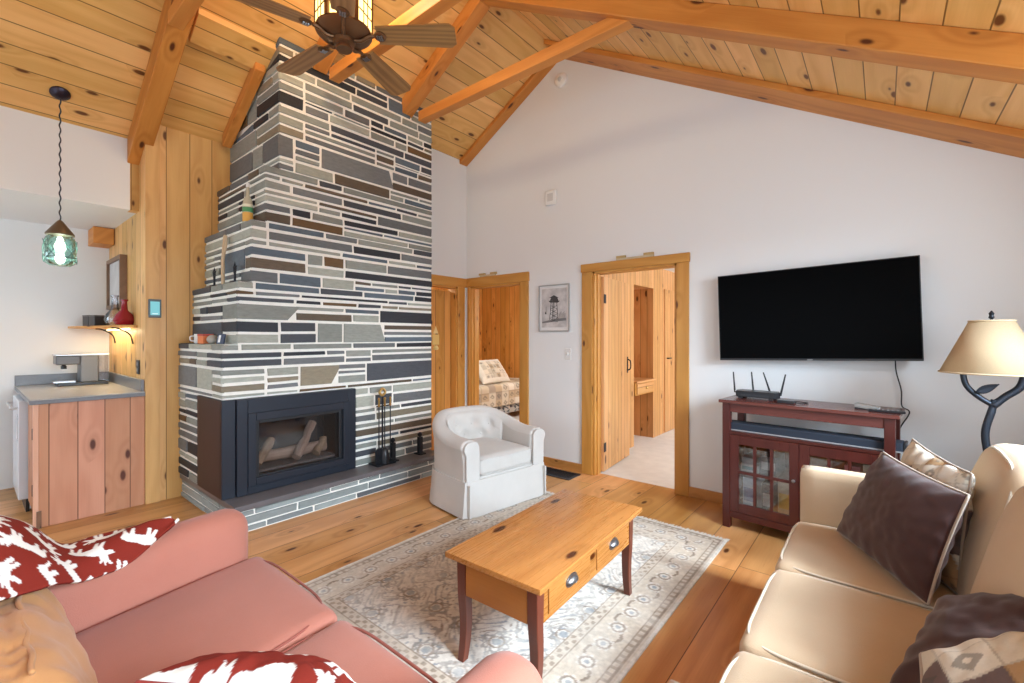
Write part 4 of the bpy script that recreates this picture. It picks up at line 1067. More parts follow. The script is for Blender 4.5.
# end table and lamp
LX, LY, LT = .43, 3.33, .60
et = thing('end_table', 'small dark wood end table behind the beige sofa carrying the lamp', 'end table', (LX, LY, 0))
sbox('table_top', (-.24, .24, -.24, .24, LT - .025, LT), CHERRY, et, (1, 0, 0), bev=.005); sbox('lower_shelf', (-.2, .2, -.2, .2, .18, .2), CHERRY, et, (1, 0, 0))
for x in (-.21, .17):
    for y in (-.21, .17): sbox('leg', (x, x + .04, y, y + .04, 0, LT - .025), CHERRY, et)
lm = thing('table_lamp', 'forked iron branch table lamp with tan fabric shade', 'lamp', (LX, LY, LT))
b = bm_(); lathe(b, [(.085, 0), (.09, .012), (.06, .03), (.018, .045)], seg=26); obj('base', b, GREYIRON, lm, smooth='auto')
b = bm_(); z0 = .0
tube(b, spline([(0, 0, .04), (-.012, 0, .14), (-.022, 0, .26), (.0, 0, .37), (.012, 0, .43)], 7), [.016] * 22 + [.015] * 7, 12)
tube(b, spline([(.005, 0, .40), (.05, 0, .45), (.098, 0, .50), (.118, 0, .575)], 6), [.019, .019, .019, .018] + [.017] * 15, 12)
tube(b, spline([(.008, 0, .40), (-.05, 0, .445), (-.092, 0, .50), (-.105, 0, .575)], 6), [.018] + [.013] * 18, 12)
obj('branch_stem', b, GREYIRON, lm, smooth=True)
b = bm_(); n_ = 9
P = np.zeros((n_, 7, 3))
for i in range(n_):
    t_ = i / (n_ - 1); wd = .017 * math.sin(PI * t_ ** .8) + .001
    for j in range(7):
        s = j / 3 - 1; P[i, j] = (-.06 + .085 * t_ - s * wd * .5, .005 - abs(s) * .004 - .02, .462 + .05 * t_ + s * wd)
b = grid_mesh(P); lf = obj('leaf', b, GREYIRON, lm, smooth=True, uv=False); lf.modifiers.new('thick', 'SOLIDIFY').thickness = .006
b = bm_(); tube(b, [(.0, 0, .575), (0, 0, .60)], .02); tube(b, [(-.11, 0, .575), (.12, 0, .575)], .008); tube(b, [(0, 0, .57), (0, 0, .845)], .006); obj('harp', b, GREYIRON, lm)
b = bm_(); lathe(b, [(.196, .565), (.082, .833)], seg=48, cap=False); sh = obj('lamp_shade', b, SHADE, lm, smooth=True); sh.modifiers.new('thick', 'SOLIDIFY').thickness = .003
for r_, z_ in ((.197, .567), (.083, .832)):
    b = bm_(); tube(b, [(r_ * math.cos(2 * PI * k / 48), r_ * math.sin(2 * PI * k / 48), z_) for k in range(48)], .0045, 6, True)
    obj('shade_trim', b, fabric('shade_trim_cloth', (.60, .46, .29)), lm, smooth=True)
b = bm_()
for k in range(3): tube(b, [(0, 0, .83), (.082 * math.cos(2.1 * k), .082 * math.sin(2.1 * k), .83)], .003, 6)
obj('spider', b, IRON, lm)
b = bm_(); lathe(b, [(.004, .84), (.012, .85), (.008, .86), (.011, .87), (.002, .885)], seg=12); obj('finial', b, IRON, lm, smooth='auto')

# ------------------------------------------------------------------ floor vent
fv = thing('floor_vent', 'dark metal floor vent beside the armchair under the picture wall', 'floor vent', (-2.52, 3.72, 0))
b = bm_()
for d in ((-.24, .24, -.11, -.09), (-.24, .24, .09, .11), (-.24, -.22, -.09, .09), (.22, .24, -.09, .09)): box(b, *d, 0, .008)
obj('frame', b, GREYIRON, fv)
b = bm_()
for k in range(22): box(b, -.215 + k * .02, -.205 + k * .02, -.09, .09, .001, .006)
obj('grille', b, IRON, fv); sbox('duct', (-.22, .22, -.09, .09, .0003, .001), BLACKP, fv)

# ------------------------------------------------------------------ rug
rx0, rx1, ry0, ry1 = -2.43, -.79, .92, 3.20
nx, ny = 274, 380
X = np.linspace(rx0, rx1, nx); Yq = np.linspace(ry0, ry1, ny); XX, YY = np.meshgrid(X, Yq)
cx, cy = (rx0 + rx1) / 2, (ry0 + ry1) / 2
ax, ay = np.abs(XX - cx), np.abs(YY - cy)
hx, hy = (rx1 - rx0) / 2, (ry1 - ry0) / 2
dE = np.minimum(hx - ax, hy - ay)
IV = np.array([.66, .63, .58]); GRY = np.array([.30, .285, .27]); BL = np.array([.29, .32, .345]); TN = np.array([.46, .37, .27]); BR = np.array([.235, .18, .14])
C = np.zeros(XX.shape + (3,)) + IV
def put(mask, c, a=1.):
    global C
    C = np.where(mask[..., None], C * (1 - a) + c * a, C)
# field: curling stems and rosettes, mirrored about both axes
w1 = ax * 34 + 1.8 * np.sin(ay * 25) ; w2 = ay * 32 + 1.8 * np.sin(ax * 27 + 1)
f1 = np.sin(w1) * np.cos(w2); f2 = np.sin(w1 * 2.1 + 2 * np.cos(w2)) * np.sin(w2 * 2.3)
field = dE > .30
put(field & (np.abs(f1) < .15), GRY, .75); put(field & (f2 > .72), BL, .85); put(field & (f2 < -.78), BR, .7)
gx, gy = (ax % .20) - .10, (ay % .23) - .115
rr = np.sqrt(gx ** 2 + gy ** 2); th = np.arctan2(gy, gx)
put(field & (np.abs(rr - .055 - .012 * np.cos(th * 6)) < .008), GRY, .9); put(field & (rr < .022), BL, .9); put(field & (np.abs(rr - .034) < .005), BR, .8)
# border
put((dE > .015) & (dE < .30), TN, .6)
for a_, b_ in ((.03, .038), (.062, .070), (.235, .245), (.29, .30)): put((dE > a_) & (dE < b_), BR, .85)
g1 = (dE > .038) & (dE < .062); g2 = (dE > .245) & (dE < .29)
al = np.where(hx - ax < hy - ay, ay, ax)
put(g1 & (np.sin(al * 150) > .3), BR, .6); put(g2 & (np.sin(al * 110) * np.sin((dE - .245) * 140) > .2), BR, .7)
mb = (dE > .070) & (dE < .235)
vine = np.abs((dE - .152) - .045 * np.sin(al * 22)) < .007
put(mb & vine, BR, .9)
rz = np.sqrt((((al + .071) % .143) - .071) ** 2 + ((dE - .152)) ** 2); tz = np.arctan2(dE - .152, ((al + .071) % .143) - .071)
put(mb & (rz < .042 + .008 * np.cos(tz * 8)), IV, .8); put(mb & (np.abs(rz - .03) < .006), BR, .8); put(mb & (rz < .013), BL, .9)
wn = vnoise((ny, nx), (26, 18), 2) * .6 + vnoise((ny, nx), (90, 66), 3) * .4
wear = (np.clip((wn - .3) * 1.7, 0, .8) * np.where(dE < .30, .45, .9))[..., None]
C = C * (1 - wear) + (IV * .97) * wear
C *= (.88 + .24 * vnoise((ny, nx), (150, 110), 9))[..., None]
P = np.stack([XX, YY, np.full(XX.shape, .009) + .0015 * vnoise((ny, nx), (120, 90), 4)], -1); P[..., 0] -= cx; P[..., 1] -= cy
rg = thing('area_rug', 'worn cream and grey persian style area rug under the coffee table', 'rug', (cx, cy, 0))
b = grid_mesh(P)
# skirt so that the rug has thickness
bd_e = [e for e in b.edges if e.is_boundary]
r_ = bmesh.ops.extrude_edge_only(b, edges=bd_e); nv = [v for v in r_['geom'] if isinstance(v, bmesh.types.BMVert)]
for v in nv: v.co.z = .0005
cols = np.concatenate([C.reshape(-1, 3), np.tile(np.array([[.5, .46, .4]]), (len(nv), 1))]); cols = np.concatenate([cols, np.ones((len(cols), 1))], 1)
obj('pile', b, VCRUG, rg, colors=cols, uv=False)
b = bm_(); rr_ = random.Random(3)
for s in (1, -1):
    x = -hx
    while x < hx:
        l = rr_.uniform(.022, .042); dx = rr_.uniform(-.012, .012)
        box(b, x, x + .006, s * hy - .002, s * (hy + .002), .001, .006)
        vs = [b.verts.new(q) for q in ((x, s * hy, .005), (x + .007, s * hy, .005), (x + dx + .009, s * (hy + l), .003), (x + dx - .002, s * (hy + l), .003))]
        b.faces.new(vs if s == 1 else vs[::-1]); x += .011
fr = obj('fringe', b, plain('fringe_cotton', (.66, .63, .58), .95), rg, uv=False); fr['kind'] = 'stuff'

# ------------------------------------------------------------------ coffee table
tz = .46; tl_, tw_ = .965, .475
tb = thing('coffee_table', 'honey pine coffee table with two drawers standing on the rug', 'coffee table', (-1.186, 1.758, .010), math.radians(2.34) * -1 + math.radians(0))
tb.rotation_euler = (0, 0, math.radians(2.3))
hl, hw = tl_ / 2, tw_ / 2   # long axis along local y, drawers face +x
b = bm_(); box(b, -hw, hw, -hl, hl, tz - .034, tz - .010, bev=.008); obj('table_top', b, TABLE, tb, (0, 1, 0), smooth='auto')
ix, iy = hw - .035, hl - .035
# replace the square legs by tapered, outward curving ones
def leg(sx, sy):
    b = bm_(); prof = []
    n_ = 14
    rings = []
    for i in range(n_ + 1):
        t_ = i / n_; z = (tz - .034) * (1 - t_)
        s = .024 - .008 * t_ ** 1.2
        k = max(0, (t_ - .4) / .6); dy = sy * (-.010 * math.sin(PI * k) + .012 * k * k)
        cxx, cyy = sx * (ix - .024 + .0), sy * (iy - .024) + dy
        rings.append([b.verts.new((cxx + a * s, cyy + c * s, z)) for a, c in ((-1, -1), (1, -1), (1, 1), (-1, 1))])
    for A, Bq in zip(rings, rings[1:]):
        for k in range(4): b.faces.new((A[k], Bq[k], Bq[(k + 1) % 4], A[(k + 1) % 4]))
    b.faces.new(rings[0]); b.faces.new(rings[-1][::-1])
    bmesh.ops.recalc_face_normals(b, faces=b.faces)
    return obj('leg', b, TABLEL, tb, bev=.003)
for sx in (-1, 1):
    for sy in (-1, 1): leg(sx, sy)
az0, az1 = tz - .034 - .150, tz - .034
sbox('end_apron', (-ix + .048, ix - .048, -iy + .004, -iy + .024, az0, az1), TABLEB, tb, (1, 0, 0), bev=.002); sbox('end_apron', (-ix + .048, ix - .048, iy - .024, iy - .004, az0, az1), TABLEB, tb, (1, 0, 0), bev=.002)
sbox('back_apron', (-ix + .004, -ix + .024, -iy + .048, iy - .048, az0, az1), TABLEB, tb, (0, 1, 0), bev=.002)
b = bm_()
fx0, fx1 = ix - .022, ix - .004
ya, yb_ = -iy + .048, iy - .048
box(b, fx0, fx1, ya, yb_, az0, az0 + .016); box(b, fx0, fx1, ya, yb_, az1 - .012, az1)
for y in (ya, -.030, yb_ - .03): box(b, fx0, fx1, y, y + (.06 if abs(y) < .05 else .03), az0 + .016, az1 - .012)
obj('drawer_rail', b, TABLE, tb, (0, 1, 0), bev=.002)
for y0, y1 in ((ya + .033, -.033), (.033, yb_ - .033)):
    dr = sbox('drawer', (fx0 - .25, fx1 + .004, y0, y1, az0 + .019, az1 - .015), TABLE, tb, (0, 1, 0), bev=.003)
    yc, zc_ = (y0 + y1) / 2, (az0 + az1) / 2 + .004
    b = bm_(); n1, n2 = 10, 7
    P = np.zeros((n1, n2, 3))
    for i in range(n1):
        for j in range(n2):
            a = PI * i / (n1 - 1); e = (PI / 2) * j / (n2 - 1)
            P[i, j] = (fx1 + .004 + .024 * math.sin(e) * 1. , yc - .042 * math.cos(a) * math.cos(e) , zc_ - .004 + .026 * math.sin(a) * math.cos(e) )
    bb = grid_mesh(P); hd = obj('cup_handle', bb, PEWTER, dr, smooth=True, uv=False); hd.modifiers.new('thick', 'SOLIDIFY').thickness = .003
    bb = bm_(); prism(bb, [(yc + .046 * math.cos(a), zc_ + .026 * math.sin(a)) for a in np.linspace(0, 2 * PI, 24, endpoint=False)], fx1 + .004, fx1 + .0065, 'x'); obj('back_plate', bb, PEWTER, dr)

# ------------------------------------------------------------------ armchair (local +x faces the room)
ac = thing('armchair', 'cream tufted barrel armchair with skirted base beside the rug', 'armchair', (-2.655, 2.80, .006), math.radians(-8.8))
def U_path(t, w, xf, xb):
    """outline of the tub: t 0..1 from the front of the right arm round the back to the front of the left arm"""
    L1 = xf + .02; arc = PI * w * .98; tot = 2 * L1 + arc; s = t * tot
    if s < L1: return (xf - s, -w, 0., -1.)
    if s > L1 + arc: return (xf - (tot - s), w, 0., 1.)
    a = (s - L1) / arc * PI
    k = (xb / w)
    n_ = Vector((-math.sin(a) / k if k else 0, -math.cos(a))); n_.normalize()
    return (-.02 - xb * math.sin(a), -w * math.cos(a), n_.x, n_.y)
N = 64
def tub(w, xb, xf, th0, h_front, h_back, z0, roll=.03):
    b = bm_(); rings = []
    for i in range(N + 1):
        t_ = i / N; x, y, nx_, ny_ = U_path(t_, w, xf, xb)
        s = 1 - abs(2 * t_ - 1); s = max(0, min(1, (s - .18) / .62)); s = s * s * (3 - 2 * s)
        H = h_front + (h_back - h_front) * s
        ring_ = []
        th = th0 - .050 * s
        prof = [(-th / 2, z0), (-th / 2, H - .10), (-th / 2 - .006, H - .05), (-th * .36, H - .015), (0, H), (th * .40, H - .006), (th * .62, H - .03), (th * .68, H - .065), (th * .5, H - .11), (th * .46, .24), (th * .48, z0)]
        for o_, z in prof: ring_.append(b.verts.new((x + nx_ * o_, y + ny_ * o_, z)))
        rings.append(ring_)
    m = len(rings[0])
    for A, Bq in zip(rings, rings[1:]):
        for k in range(m): b.faces.new((A[k], A[(k + 1) % m], Bq[(k + 1) % m], Bq[k]))
    b.faces.new(rings[0]); b.faces.new(rings[-1][::-1])
    bmesh.ops.recalc_face_normals(b, faces=b.faces)
    return b
o_ = obj('tub_back', tub(.345, .285, .345, .135, .575, .715, .20), CREAM, ac, smooth='auto'); 
o_.modifiers.new('sub', 'SUBSURF').levels = 1; o_.modifiers['sub'].render_levels = 1
for s in (-1, 1):
    th = .135; H = .568; w_ = .345
    pr = [(-th * .46, .21), (-th * .46, H - .09), (-th * .44, H - .045), (-th * .3, H - .012), (0, H - .002), (th * .36, H - .010), (th * .56, H - .035), (th * .60, H - .068), (th * .46, H - .105), (th * .43, .24), (th * .43, .21)]
    b = bm_(); prism(b, [(s * (w_ + o1), z) for o1, z in pr], .343, .362, 'x'); bmesh.ops.recalc_face_normals(b, faces=b.faces)
    obj('arm_front', b, CREAM, ac, bev=.006, smooth='auto')
# tufted inner back
nb, nh = 60, 24
P = np.zeros((nh, nb, 3))
for j in range(nb):
    t_ = .22 + .56 * j / (nb - 1); x, y, nx_, ny_ = U_path(t_, .345, .345, .285)
    s = 1 - abs(2 * t_ - 1); s = max(0, min(1, (s - .18) / .62)); s = s * s * (3 - 2 * s)
    for i in range(nh):
        v = i / (nh - 1); z = .40 + (.575 + .14 * s - .040 - .40) * v
        e = math.sin(PI * v) ** .4 * math.sin(PI * j / (nb - 1)) ** .4
        u_ = (j / (nb - 1)) * 5
        tuft = min((((u_ - k) / .35) ** 2 + ((v - vv_) / .22) ** 2 for k, vv_ in ((1, .62), (2, .62), (3, .62), (4, .62), (1.5, .25), (2.5, .25), (3.5, .25))))
        pleat = abs(math.sin(PI * u_)) ** .5
        o2 = -.068 + .025 * s * v - .040 * e + .028 * math.exp(-tuft * 1.4) - .008 * (pleat - .5) * (1 if v > .6 else .2)
        P[i, j] = (x + nx_ * o2, y + ny_ * o2, z)
b = grid_mesh(P); bmesh.ops.reverse_faces(b, faces=b.faces); obj('tufted_back_pad', b, CREAM, ac, smooth=True, uv=False)
for k, vv_ in ((1, .62), (2, .62), (3, .62), (4, .62), (1.5, .25), (2.5, .25), (3.5, .25)):
    j = int(round(k / 5 * (nb - 1))); i = int(round(vv_ * (nh - 1))); p = P[i, j]
    b = bm_(); bmesh.ops.create_icosphere(b, subdivisions=2, radius=.010); obj('button', b, CREAM, ac, smooth=True, loc=tuple(p))
def seatfn(p, a, b_, c):
    return p
b = bm_(); soft(b, -.25, .355, -.278, .278, .285, .425, .035, 14, .022); st = obj('seat_cushion', b, CREAM, ac, smooth=True)
b = bm_()
for z in (.30, .41):
    pts = [(.357, y, z) for y in np.linspace(-.262, .262, 9)]; tube(b, pts, .005, 6)
obj('piping', b, CREAM, st, smooth=True)
b = bm_(); soft(b, -.24, .355, -.285, .285, .20, .29, .012, 6); obj('seat_deck', b, CREAM, ac, smooth=True)
# skirt: flared, follows the tub
b = bm_(); rings = []
outl = []
for i in range(N + 1):
    x, y, nx_, ny_ = U_path(i / N, .345, .355, .265); outl.append((x, y, nx_, ny_))
front = [(.368, y, 1., 0.) for y in np.linspace(.33, -.33, 14)]
loop = [(o1[0] + 0, o1[1], o1[2], o1[3], .07) for o1 in outl] + [(f[0], f[1], f[2], f[3], .0) for f in front]
lev = [(.27, .0), (.24, .002), (.12, .010), (.008, .022)]
for z, fl in lev:
    rings.append([b.verts.new((x + nx_ * (o3 + fl + .003 * math.sin(i * .9) * (1 - z / .27)), y + ny_ * (o3 + fl), z)) for i, (x, y, nx_, ny_, o3) in enumerate(loop)])
m = len(loop)
for A, Bq in zip(rings, rings[1:]):
    for k in range(m): b.faces.new((A[k], A[(k + 1) % m], Bq[(k + 1) % m], Bq[k]))
b.faces.new(rings[0][::-1]); 
bmesh.ops.recalc_face_normals(b, faces=b.faces)
sk = obj('skirt', b, CREAM, ac, smooth='auto', uv=False)
b = bm_()
for s in (-1, 1): box(b, .345, .395, s * .395 - .006, s * .395 + .006, .01, .25, bev=.003)
obj('corner_pleat', b, CREAM, ac)
b = bm_(); lathe(b, [(.26, 0), (.26, .10), (.2, .2)], seg=24); obj('swivel_base', b, IRON, ac)

# ------------------------------------------------------------------ rose loveseat (front faces +y)
lv = thing('loveseat', 'rose pink loveseat in the left foreground with warm lit tan back cushions', 'sofa', (-1.4, .33, 0))
lo = Vector((-1.4, .33, 0))
def L(x): return x - lo.x
def M_(y): return y - lo.y
AXL, AXR = -2.035, -.735
b = bm_(); soft(b, L(AXL), L(AXR), M_(-.15), M_(.74), .06, .30, .03, 8); obj('base', b, PINK, lv, smooth=True)
for x in (AXL, AXR):
    for y in (-.1, .68): sbox('leg', (L(x) - .03, L(x) + .03, M_(y) - .03, M_(y) + .03, 0, .07), TABLEL, lv)
def armfn(p, a, b_, c):
    z = p.z
    if c > -.2: z += (-.030 + .045 * (b_ * .5 + .5)) * (c + .2) / 1.2
    return (p.x, p.y, z)
for x0, x1 in ((AXL - .185, AXL + .0), (AXR, AXR + .185)):
    b = bm_(); soft(b, L(x0), L(x1), M_(-.18), M_(.775 if x0 < -1.5 else .845), .06, .615 if x0 < -1.5 else .625, .088, 18, 0, armfn); obj('arm', b, PINK, lv, smooth=True)
b = bm_(); soft(b, L(AXL - .185), L(AXR + .185), M_(-.30), M_(-.03), .06, .70, .08, 14); obj('backrest', b, PINK, lv, smooth=True)
xm = -1.375
for x0, x1 in ((AXL + .004, xm - .004), (xm + .004, AXR - .004)):
    def sfn(p, a, b_, c): return (p.x, p.y, p.z + .035 * b_ - .01)
    b = bm_(); soft(b, L(x0), L(x1), M_(.08), M_(.795), .285, .425, .045, 18, .03, sfn); s_ = obj('seat_cushion', b, PINK, lv, smooth=True)
    hx_ = (x1 - x0) / 2 - .012; cxx = L((x0 + x1) / 2); b = bm_()
    pts = []
    for k in range(60):
        a = 2 * PI * k / 60; e = 5.
        ca_, sa_ = math.cos(a), math.sin(a)
        rx_ = abs(ca_) ** (2 / e) * math.copysign(1, ca_); ry_ = abs(sa_) ** (2 / e) * math.copysign(1, sa_)
        pts.append((cxx + hx_ * rx_ * 1.0, M_(.4375) + .350 * ry_, .412 + .035 * ry_ - .004))
    tube(b, pts, .0045, 6, True); obj('piping', b, PINKD, s_, smooth=True)
# loose back cushions with gathered seams, warm light put into their tan
for k, (x0, x1) in enumerate(((AXL + .03, xm - .01), (xm + .01, AXR - .02))):
    def bfn(p, a, b_, c):
        q = Vector((p.x * 6 + k * 5, p.y * 6, p.z * 6))
        w_ = .010 * mnoise.noise(q * 1.4) + .006 * mnoise.noise(q * 3.3)
        # gathered seam running along the top
        g_ = math.exp(-((b_ - .45) / .10) ** 2) * max(0, c) * .012 + math.exp(-((a + .25) / .05) ** 2) * max(0, c) * .010
        y = p.y - .10 * (p.z - .40) / .25
        return (p.x, y + w_, p.z + w_ - g_ + .004 * math.sin(p.x * 130) * math.exp(-((b_ - .45) / .2) ** 2) * max(0, c))
    b = bm_(); soft(b, L(x0), L(x1), M_(-.055), M_(.235), .355, .615, .07, 40, .03, bfn); c_ = obj('back_cushion', b, TANF, lv, smooth=True)
    b = bm_(); xs = np.linspace(L(x0) + .03, L(x1) - .03, 60)
    tube(b, [(x, M_(.095) + .003 * math.sin(x * 50), .628 + .002 * math.sin(x * 57)) for x in xs], .006, 6); obj('seam_welt', b, TANF, c_, smooth=True)

# moose throw over the far arm and back corner
spn = [(-2.30, -.36, .66, .34), (-2.16, -.20, .80, .34), (-2.10, .0, .805, .31), (-2.08, .11, .755, .25), (-2.07, .21, .648, .14), (-2.09, .31, .635, .115), (-2.105, .40, .642, .085), (-2.11, .485, .645, .03), (-2.108, .505, .643, .012)]
n1, n2 = 230, 150
sp = spline([Vector(s[:3]) for s in spn], 30); hw_ = [v.x for v in spline([Vector((s[3], 0, 0)) for s in spn], 30)]
idx = np.linspace(0, len(sp) - 1, n1)
P = np.zeros((n1, n2, 3)); Ug = np.zeros((n1, n2)); Vg = np.zeros((n1, n2)); acc = 0.; prevp = None
for i, f_ in enumerate(idx):
    i0 = int(f_); i1 = min(i0 + 1, len(sp) - 1); fr_ = f_ - i0
    p = sp[i0].lerp(sp[i1], fr_); h_ = lerp(hw_[i0], hw_[i1], fr_)
    if prevp is not None: acc += (p - prevp).length
    prevp = p
    for j in range(n2):
        s = 2 * j / (n2 - 1) - 1
        dz = -.10 * (h_ / .2) * abs(s) ** 2.4
        q = Vector((p.x + s * h_, p.y + .02 * s, 0))
        wz = .016 * mnoise.noise(Vector((q.x * 7, q.y * 7, 1.3))) + .007 * math.sin(s * 5 + acc * 14) + .006 * mnoise.noise(Vector((q.x * 17, q.y * 17, 4.)))
        P[i, j] = (q.x, q.y, p.z + dz + wz + .008)
        Ug[i, j] = acc; Vg[i, j] = s * h_ * 1.25
Cm = moose_print(Ug, Vg, .125, 5, tilt=.5)
b = grid_mesh(P); bmesh.ops.reverse_faces(b, faces=b.faces)
th_ = obj('throw_blanket', b, VC, smooth=True, uv=False, colors=np.concatenate([Cm.reshape(-1, 3), np.ones((n1 * n2, 1))], 1))
md = th_.modifiers.new('thick', 'SOLIDIFY'); md.thickness = .012; md.offset = 0
tag(th_, 'dark red throw with white moose print draped over the loveseat arm', 'throw')
pillow('throw_pillow', [(-1.25, .38, .455), (-.90, .62, .455), (-.82, .46, .65), (-1.17, .22, .65)], .17, VC, 'dark red pillow with white moose print lying on the rose loveseat seat', lambda u, v: moose_print(u, -v + .03, .19, 11, tilt=.1), n=110, seed=2, piping=fabric('red_piping', (.28, .03, .02)))

# ------------------------------------------------------------------ beige sofa (front faces -x)
sf = thing('sofa', 'beige three seat sofa along the right side of the room', 'sofa', (.15, 1.65, 0))
so = Vector((.15, 1.65, 0))
def sx_(x): return x - so.x
def sy_(y): return y - so.y
SF = -.315; SY0, SY1 = .86, 2.62
b = bm_(); soft(b, sx_(SF + .03), sx_(.62), sy_(SY0), sy_(SY1), .07, .32, .03, 8); obj('base', b, BEIGE, sf, smooth=True)
for x in (-.22, .54):
    for y in (SY0, SY1): sbox('leg', (sx_(x) - .03, sx_(x) + .03, sy_(y) - .03, sy_(y) + .03, 0, .08), TABLEL, sf)
for y0, y1 in ((SY1, SY1 + .10), (SY0 - .10, SY0)):
    b = bm_(); soft(b, sx_(SF - .0), sx_(.62), sy_(y0), sy_(y1), .07, .705, .014, 10); a_ = obj('arm', b, BEIGE, sf, smooth=True)
    b = bm_()
    for yy in (y0 + .012, y1 - .012): tube(b, [(sx_(SF + .006), sy_(yy), .1), (sx_(SF + .006), sy_(yy), .68), (sx_(SF + .02), sy_(yy), .695), (sx_(.6), sy_(yy), .695)], .005, 6)
    obj('piping', b, BEIGEP, a_, smooth=True)
b = bm_(); soft(b, sx_(.47), sx_(.66), sy_(SY0 - .13), sy_(SY1 + .13), .07, .84, .06, 12); obj('backrest', b, BEIGE, sf, smooth=True)
wS = (SY1 - SY0) / 3
for k in range(3):
    y0, y1 = SY0 + wS * k + .004, SY0 + wS * (k + 1) - .004
    b = bm_(); soft(b, sx_(SF - .02), sx_(.36), sy_(y0), sy_(y1), .315, .455, .04, 18, .016); s_ = obj('seat_cushion', b, BEIGE, sf, smooth=True)
    b = bm_()
    for zz in (.447, .325):
        pts = []
        for q_ in range(64):
            a = 2 * PI * q_ / 64; e = 7.; ca_, sa_ = math.cos(a), math.sin(a)
            pts.append((sx_((SF - .02 + .36) / 2) + ((.36 - SF + .02) / 2 - .010) * abs(ca_) ** (2 / e) * math.copysign(1, ca_), sy_((y0 + y1) / 2) + ((y1 - y0) / 2 - .010) * abs(sa_) ** (2 / e) * math.copysign(1, sa_), zz))
        tube(b, pts, .005, 6, True)
    obj('piping', b, BEIGEP, s_, smooth=True)
    def bk(p, a, b_, c):
        t_ = (p.z - .44) / .5
        # rounded top corners, leaning back
        w_ = 1 - .10 * max(0, t_ - .55) ** 2 * 4
        yc = sy_((y0 + y1) / 2)
        q = Vector((p.x * 4, p.y * 4 + k * 3, p.z * 4)); n_ = .012 * mnoise.noise(q)
        return (p.x + .12 * t_ - .035 * (1 - b_ * b_) * (1 - (2 * t_ - 1) ** 2) * (1 if a < 0 else 0) + n_, yc + (p.y - yc) * w_, p.z + n_ * .5 - .02 * b_ * b_ * max(0, t_))
    b = bm_(); soft(b, sx_(.19), sx_(.39), sy_(y0 + .003), sy_(y1 - .003), .44, .955, .055, 20, 0, bk); c_ = obj('back_cushion', b, BEIGE, sf, smooth=True)
    b = bm_(); yc = (y0 + y1) / 2; hh = (y1 - y0) / 2 - .014; pts = []
    for q_ in range(64):
        a = 2 * PI * q_ / 64; e = 6.; ca_, sa_ = math.cos(a), math.sin(a)
        yy = hh * abs(ca_) ** (2 / e) * math.copysign(1, ca_); zz = .6975 + .243 * abs(sa_) ** (2 / e) * math.copysign(1, sa_); t_ = (zz - .44) / .5
        w_ = 1 - .10 * max(0, t_ - .55) ** 2 * 4; bb_ = yy / ((y1 - y0) / 2)
        pts.append((sx_(.205) + .12 * t_, sy_(yc + yy * w_), zz - .02 * bb_ * bb_ * max(0, t_)))
    tube(b, pts, .005, 6, True); obj('piping', b, BEIGEP, c_, smooth=True)

pillow('throw_pillow', [(-.157, 2.50, .475), (.115, 1.99, .475), (.215, 2.055, .84), (.0, 2.44, .87)], .15, CHOC, 'chocolate brown velvet pillow leaning upright near the far end of the beige sofa', seed=6, wr=.006, piping=CHOCP, n=60)
PP = [(.66, .62, .54), (.62, .57, .48), (.16, .12, .12), (.42, .28, .16), (.70, .67, .60), (.66, .62, .55)]
pillow('throw_pillow', [(.00, 2.56, .475), (.20, 2.14, .475), (.235, 2.17, .885), (.10, 2.57, .915)], .13, VC, 'cream patchwork pillow tucked behind the upright chocolate pillow', lambda u, v: patch_print(u + v * .4, v - u * .4, .085, 12, PP), seed=7, wr=.008, piping=CHOCP, n=90)
pillow('throw_pillow', [(.0, 1.40, .49), (.36, 1.20, .56), (.44, 1.58, .80), (.12, 1.67, .645)], .17, CHOC, 'chocolate brown velvet pillow lying slumped on the middle of the beige sofa', seed=9, wr=.007, piping=CHOCP, n=60)
pillow('throw_pillow', [(.04, .98, .52), (.42, .90, .64), (.36, 1.40, .84), (.065, 1.32, .66)], .14, VC, 'cream patchwork pillow at the right bottom edge resting on the slumped chocolate pillow', lambda u, v: patch_print(u + v * .3, v - u * .3, .10, 21, PP), seed=10, wr=.007, piping=CHOCP, n=140)

# ------------------------------------------------------------------ light
def area(name, loc, target, sx, sy, power, color, spread=PI):
    l = bpy.data.lights.new(name, 'AREA'); l.shape = 'RECTANGLE'; l.size = sx; l.size_y = sy; l.energy = power; l.color = color; l.spread = spread
    o = bpy.data.objects.new(name, l); COL.objects.link(o); o.location = loc
    o.rotation_euler = (Vector(target) - Vector(loc)).to_track_quat('-Z', 'Y').to_euler(); return o
def point(name, loc, power, color, r=.05):
    l = bpy.data.lights.new(name, 'POINT'); l.energy = power; l.color = color; l.shadow_soft_size = r
    o = bpy.data.objects.new(name, l); COL.objects.link(o); o.location = loc; return o
SKY = (.70, .86, 1.)
area('right_window_sky', (3.4, 1.3, 3.0), (-1.2, 1.6, .2), 3.0, 2.2, 640, (.68, .85, 1.))
area('right_window_glow', (XRW + .16, 1.2, 1.57), (-2, 1.2, 1.4), 3.5, 1.1, 62, SKY)
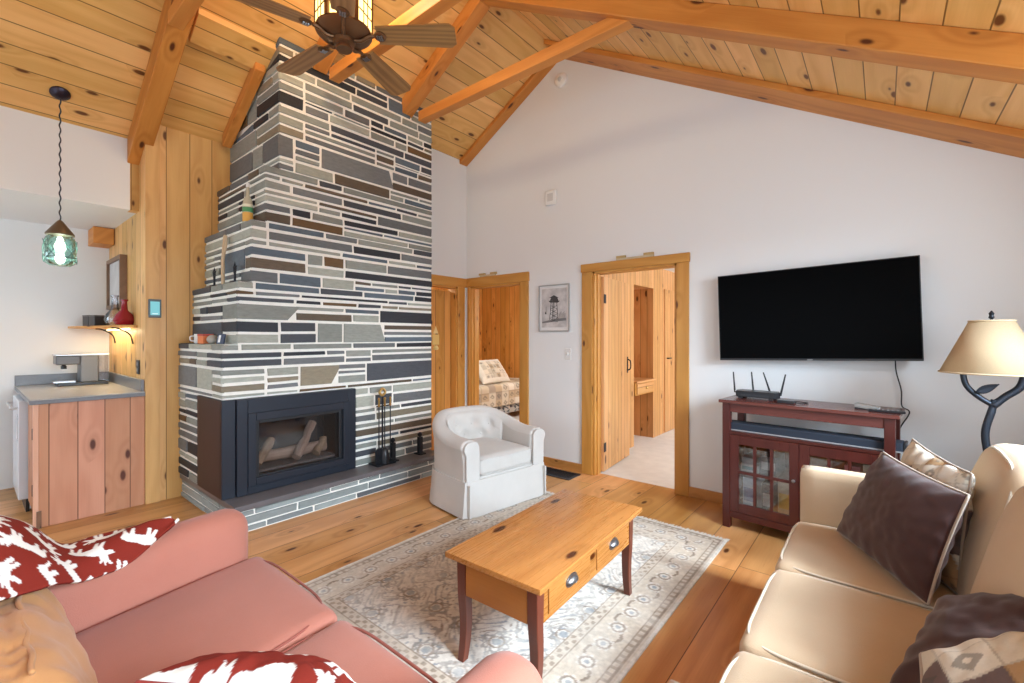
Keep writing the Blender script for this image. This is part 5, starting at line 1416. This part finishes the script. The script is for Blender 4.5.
area('front_window_glow', (-1.85, YN - .2, 1.25), (-1.85, 3, 1.5), 4.0, 1.9, 40, SKY)
point('fan_lantern', (FX, FY, FZ + .55), 22, (1., .80, .5), .12)
point('pendant_bulb', (-4.577, .437, 1.95), 2.5, (1., .9, .72), .03)
area('shelf_glow', (-5.4, .85, 1.405), (-5.4, .93, .9), .9, .04, 3.0, (1., .80, .45))
area('bedroom_window', (.6, 6.2, 1.5), (-2.3, 5.8, .6), 1.6, 1.3, 62, (.95, .97, 1.))
area('left_bedroom_window', (-3.2, 5.6, 1.9), (-5.2, 5.6, .8), 1.0, 1.0, 28, (1., .95, .88))
area('hall_light', (-4.9, 3.35, 2.2), (-4.3, 3.4, 1.), .5, .5, 12, (1., .9, .75))
area('kitchen_area_lamp', (-5.3, YN + .1, 1.6), (-5.4, 1, 1.4), 1.0, 1.0, 15, SKY)  # unseen cool area lamp before the solid wall, no window opening here
sl = bpy.data.lights.new('sun', 'SUN'); sl.energy = 4.4; sl.angle = math.radians(11); sl.color = (.86, .94, 1.)
slo = bpy.data.objects.new('sun', sl); COL.objects.link(slo); slo.rotation_euler = Vector((-1, .02, -.80)).to_track_quat('-Z', 'Y').to_euler()
w = bpy.data.worlds.new('World'); sc.world = w; w.use_nodes = True
w.node_tree.nodes['Background'].inputs[0].default_value = (.80, .90, 1., 1); w.node_tree.nodes['Background'].inputs[1].default_value = .7

# ------------------------------------------------------------------ camera
cam = bpy.data.cameras.new('Camera'); co = bpy.data.objects.new('Camera', cam); COL.objects.link(co)
cam.sensor_width = 36; cam.lens = 450.3 / 1024 * 36; cam.shift_y = (337. - 341.5) / 1024; cam.clip_start = .02
co.location = (0, 0, 1.35); co.rotation_euler = (PI / 2, 0, math.radians(39.44))
sc.camera = co
vs = sc.view_settings; vs.view_transform = 'Standard'; vs.look = 'None'; vs.gamma = 1; vs.use_curve_mapping = False; vs.exposure = .36
sc.cycles.max_bounces = 8; sc.cycles.diffuse_bounces = 5; sc.cycles.transparent_max_bounces = 12
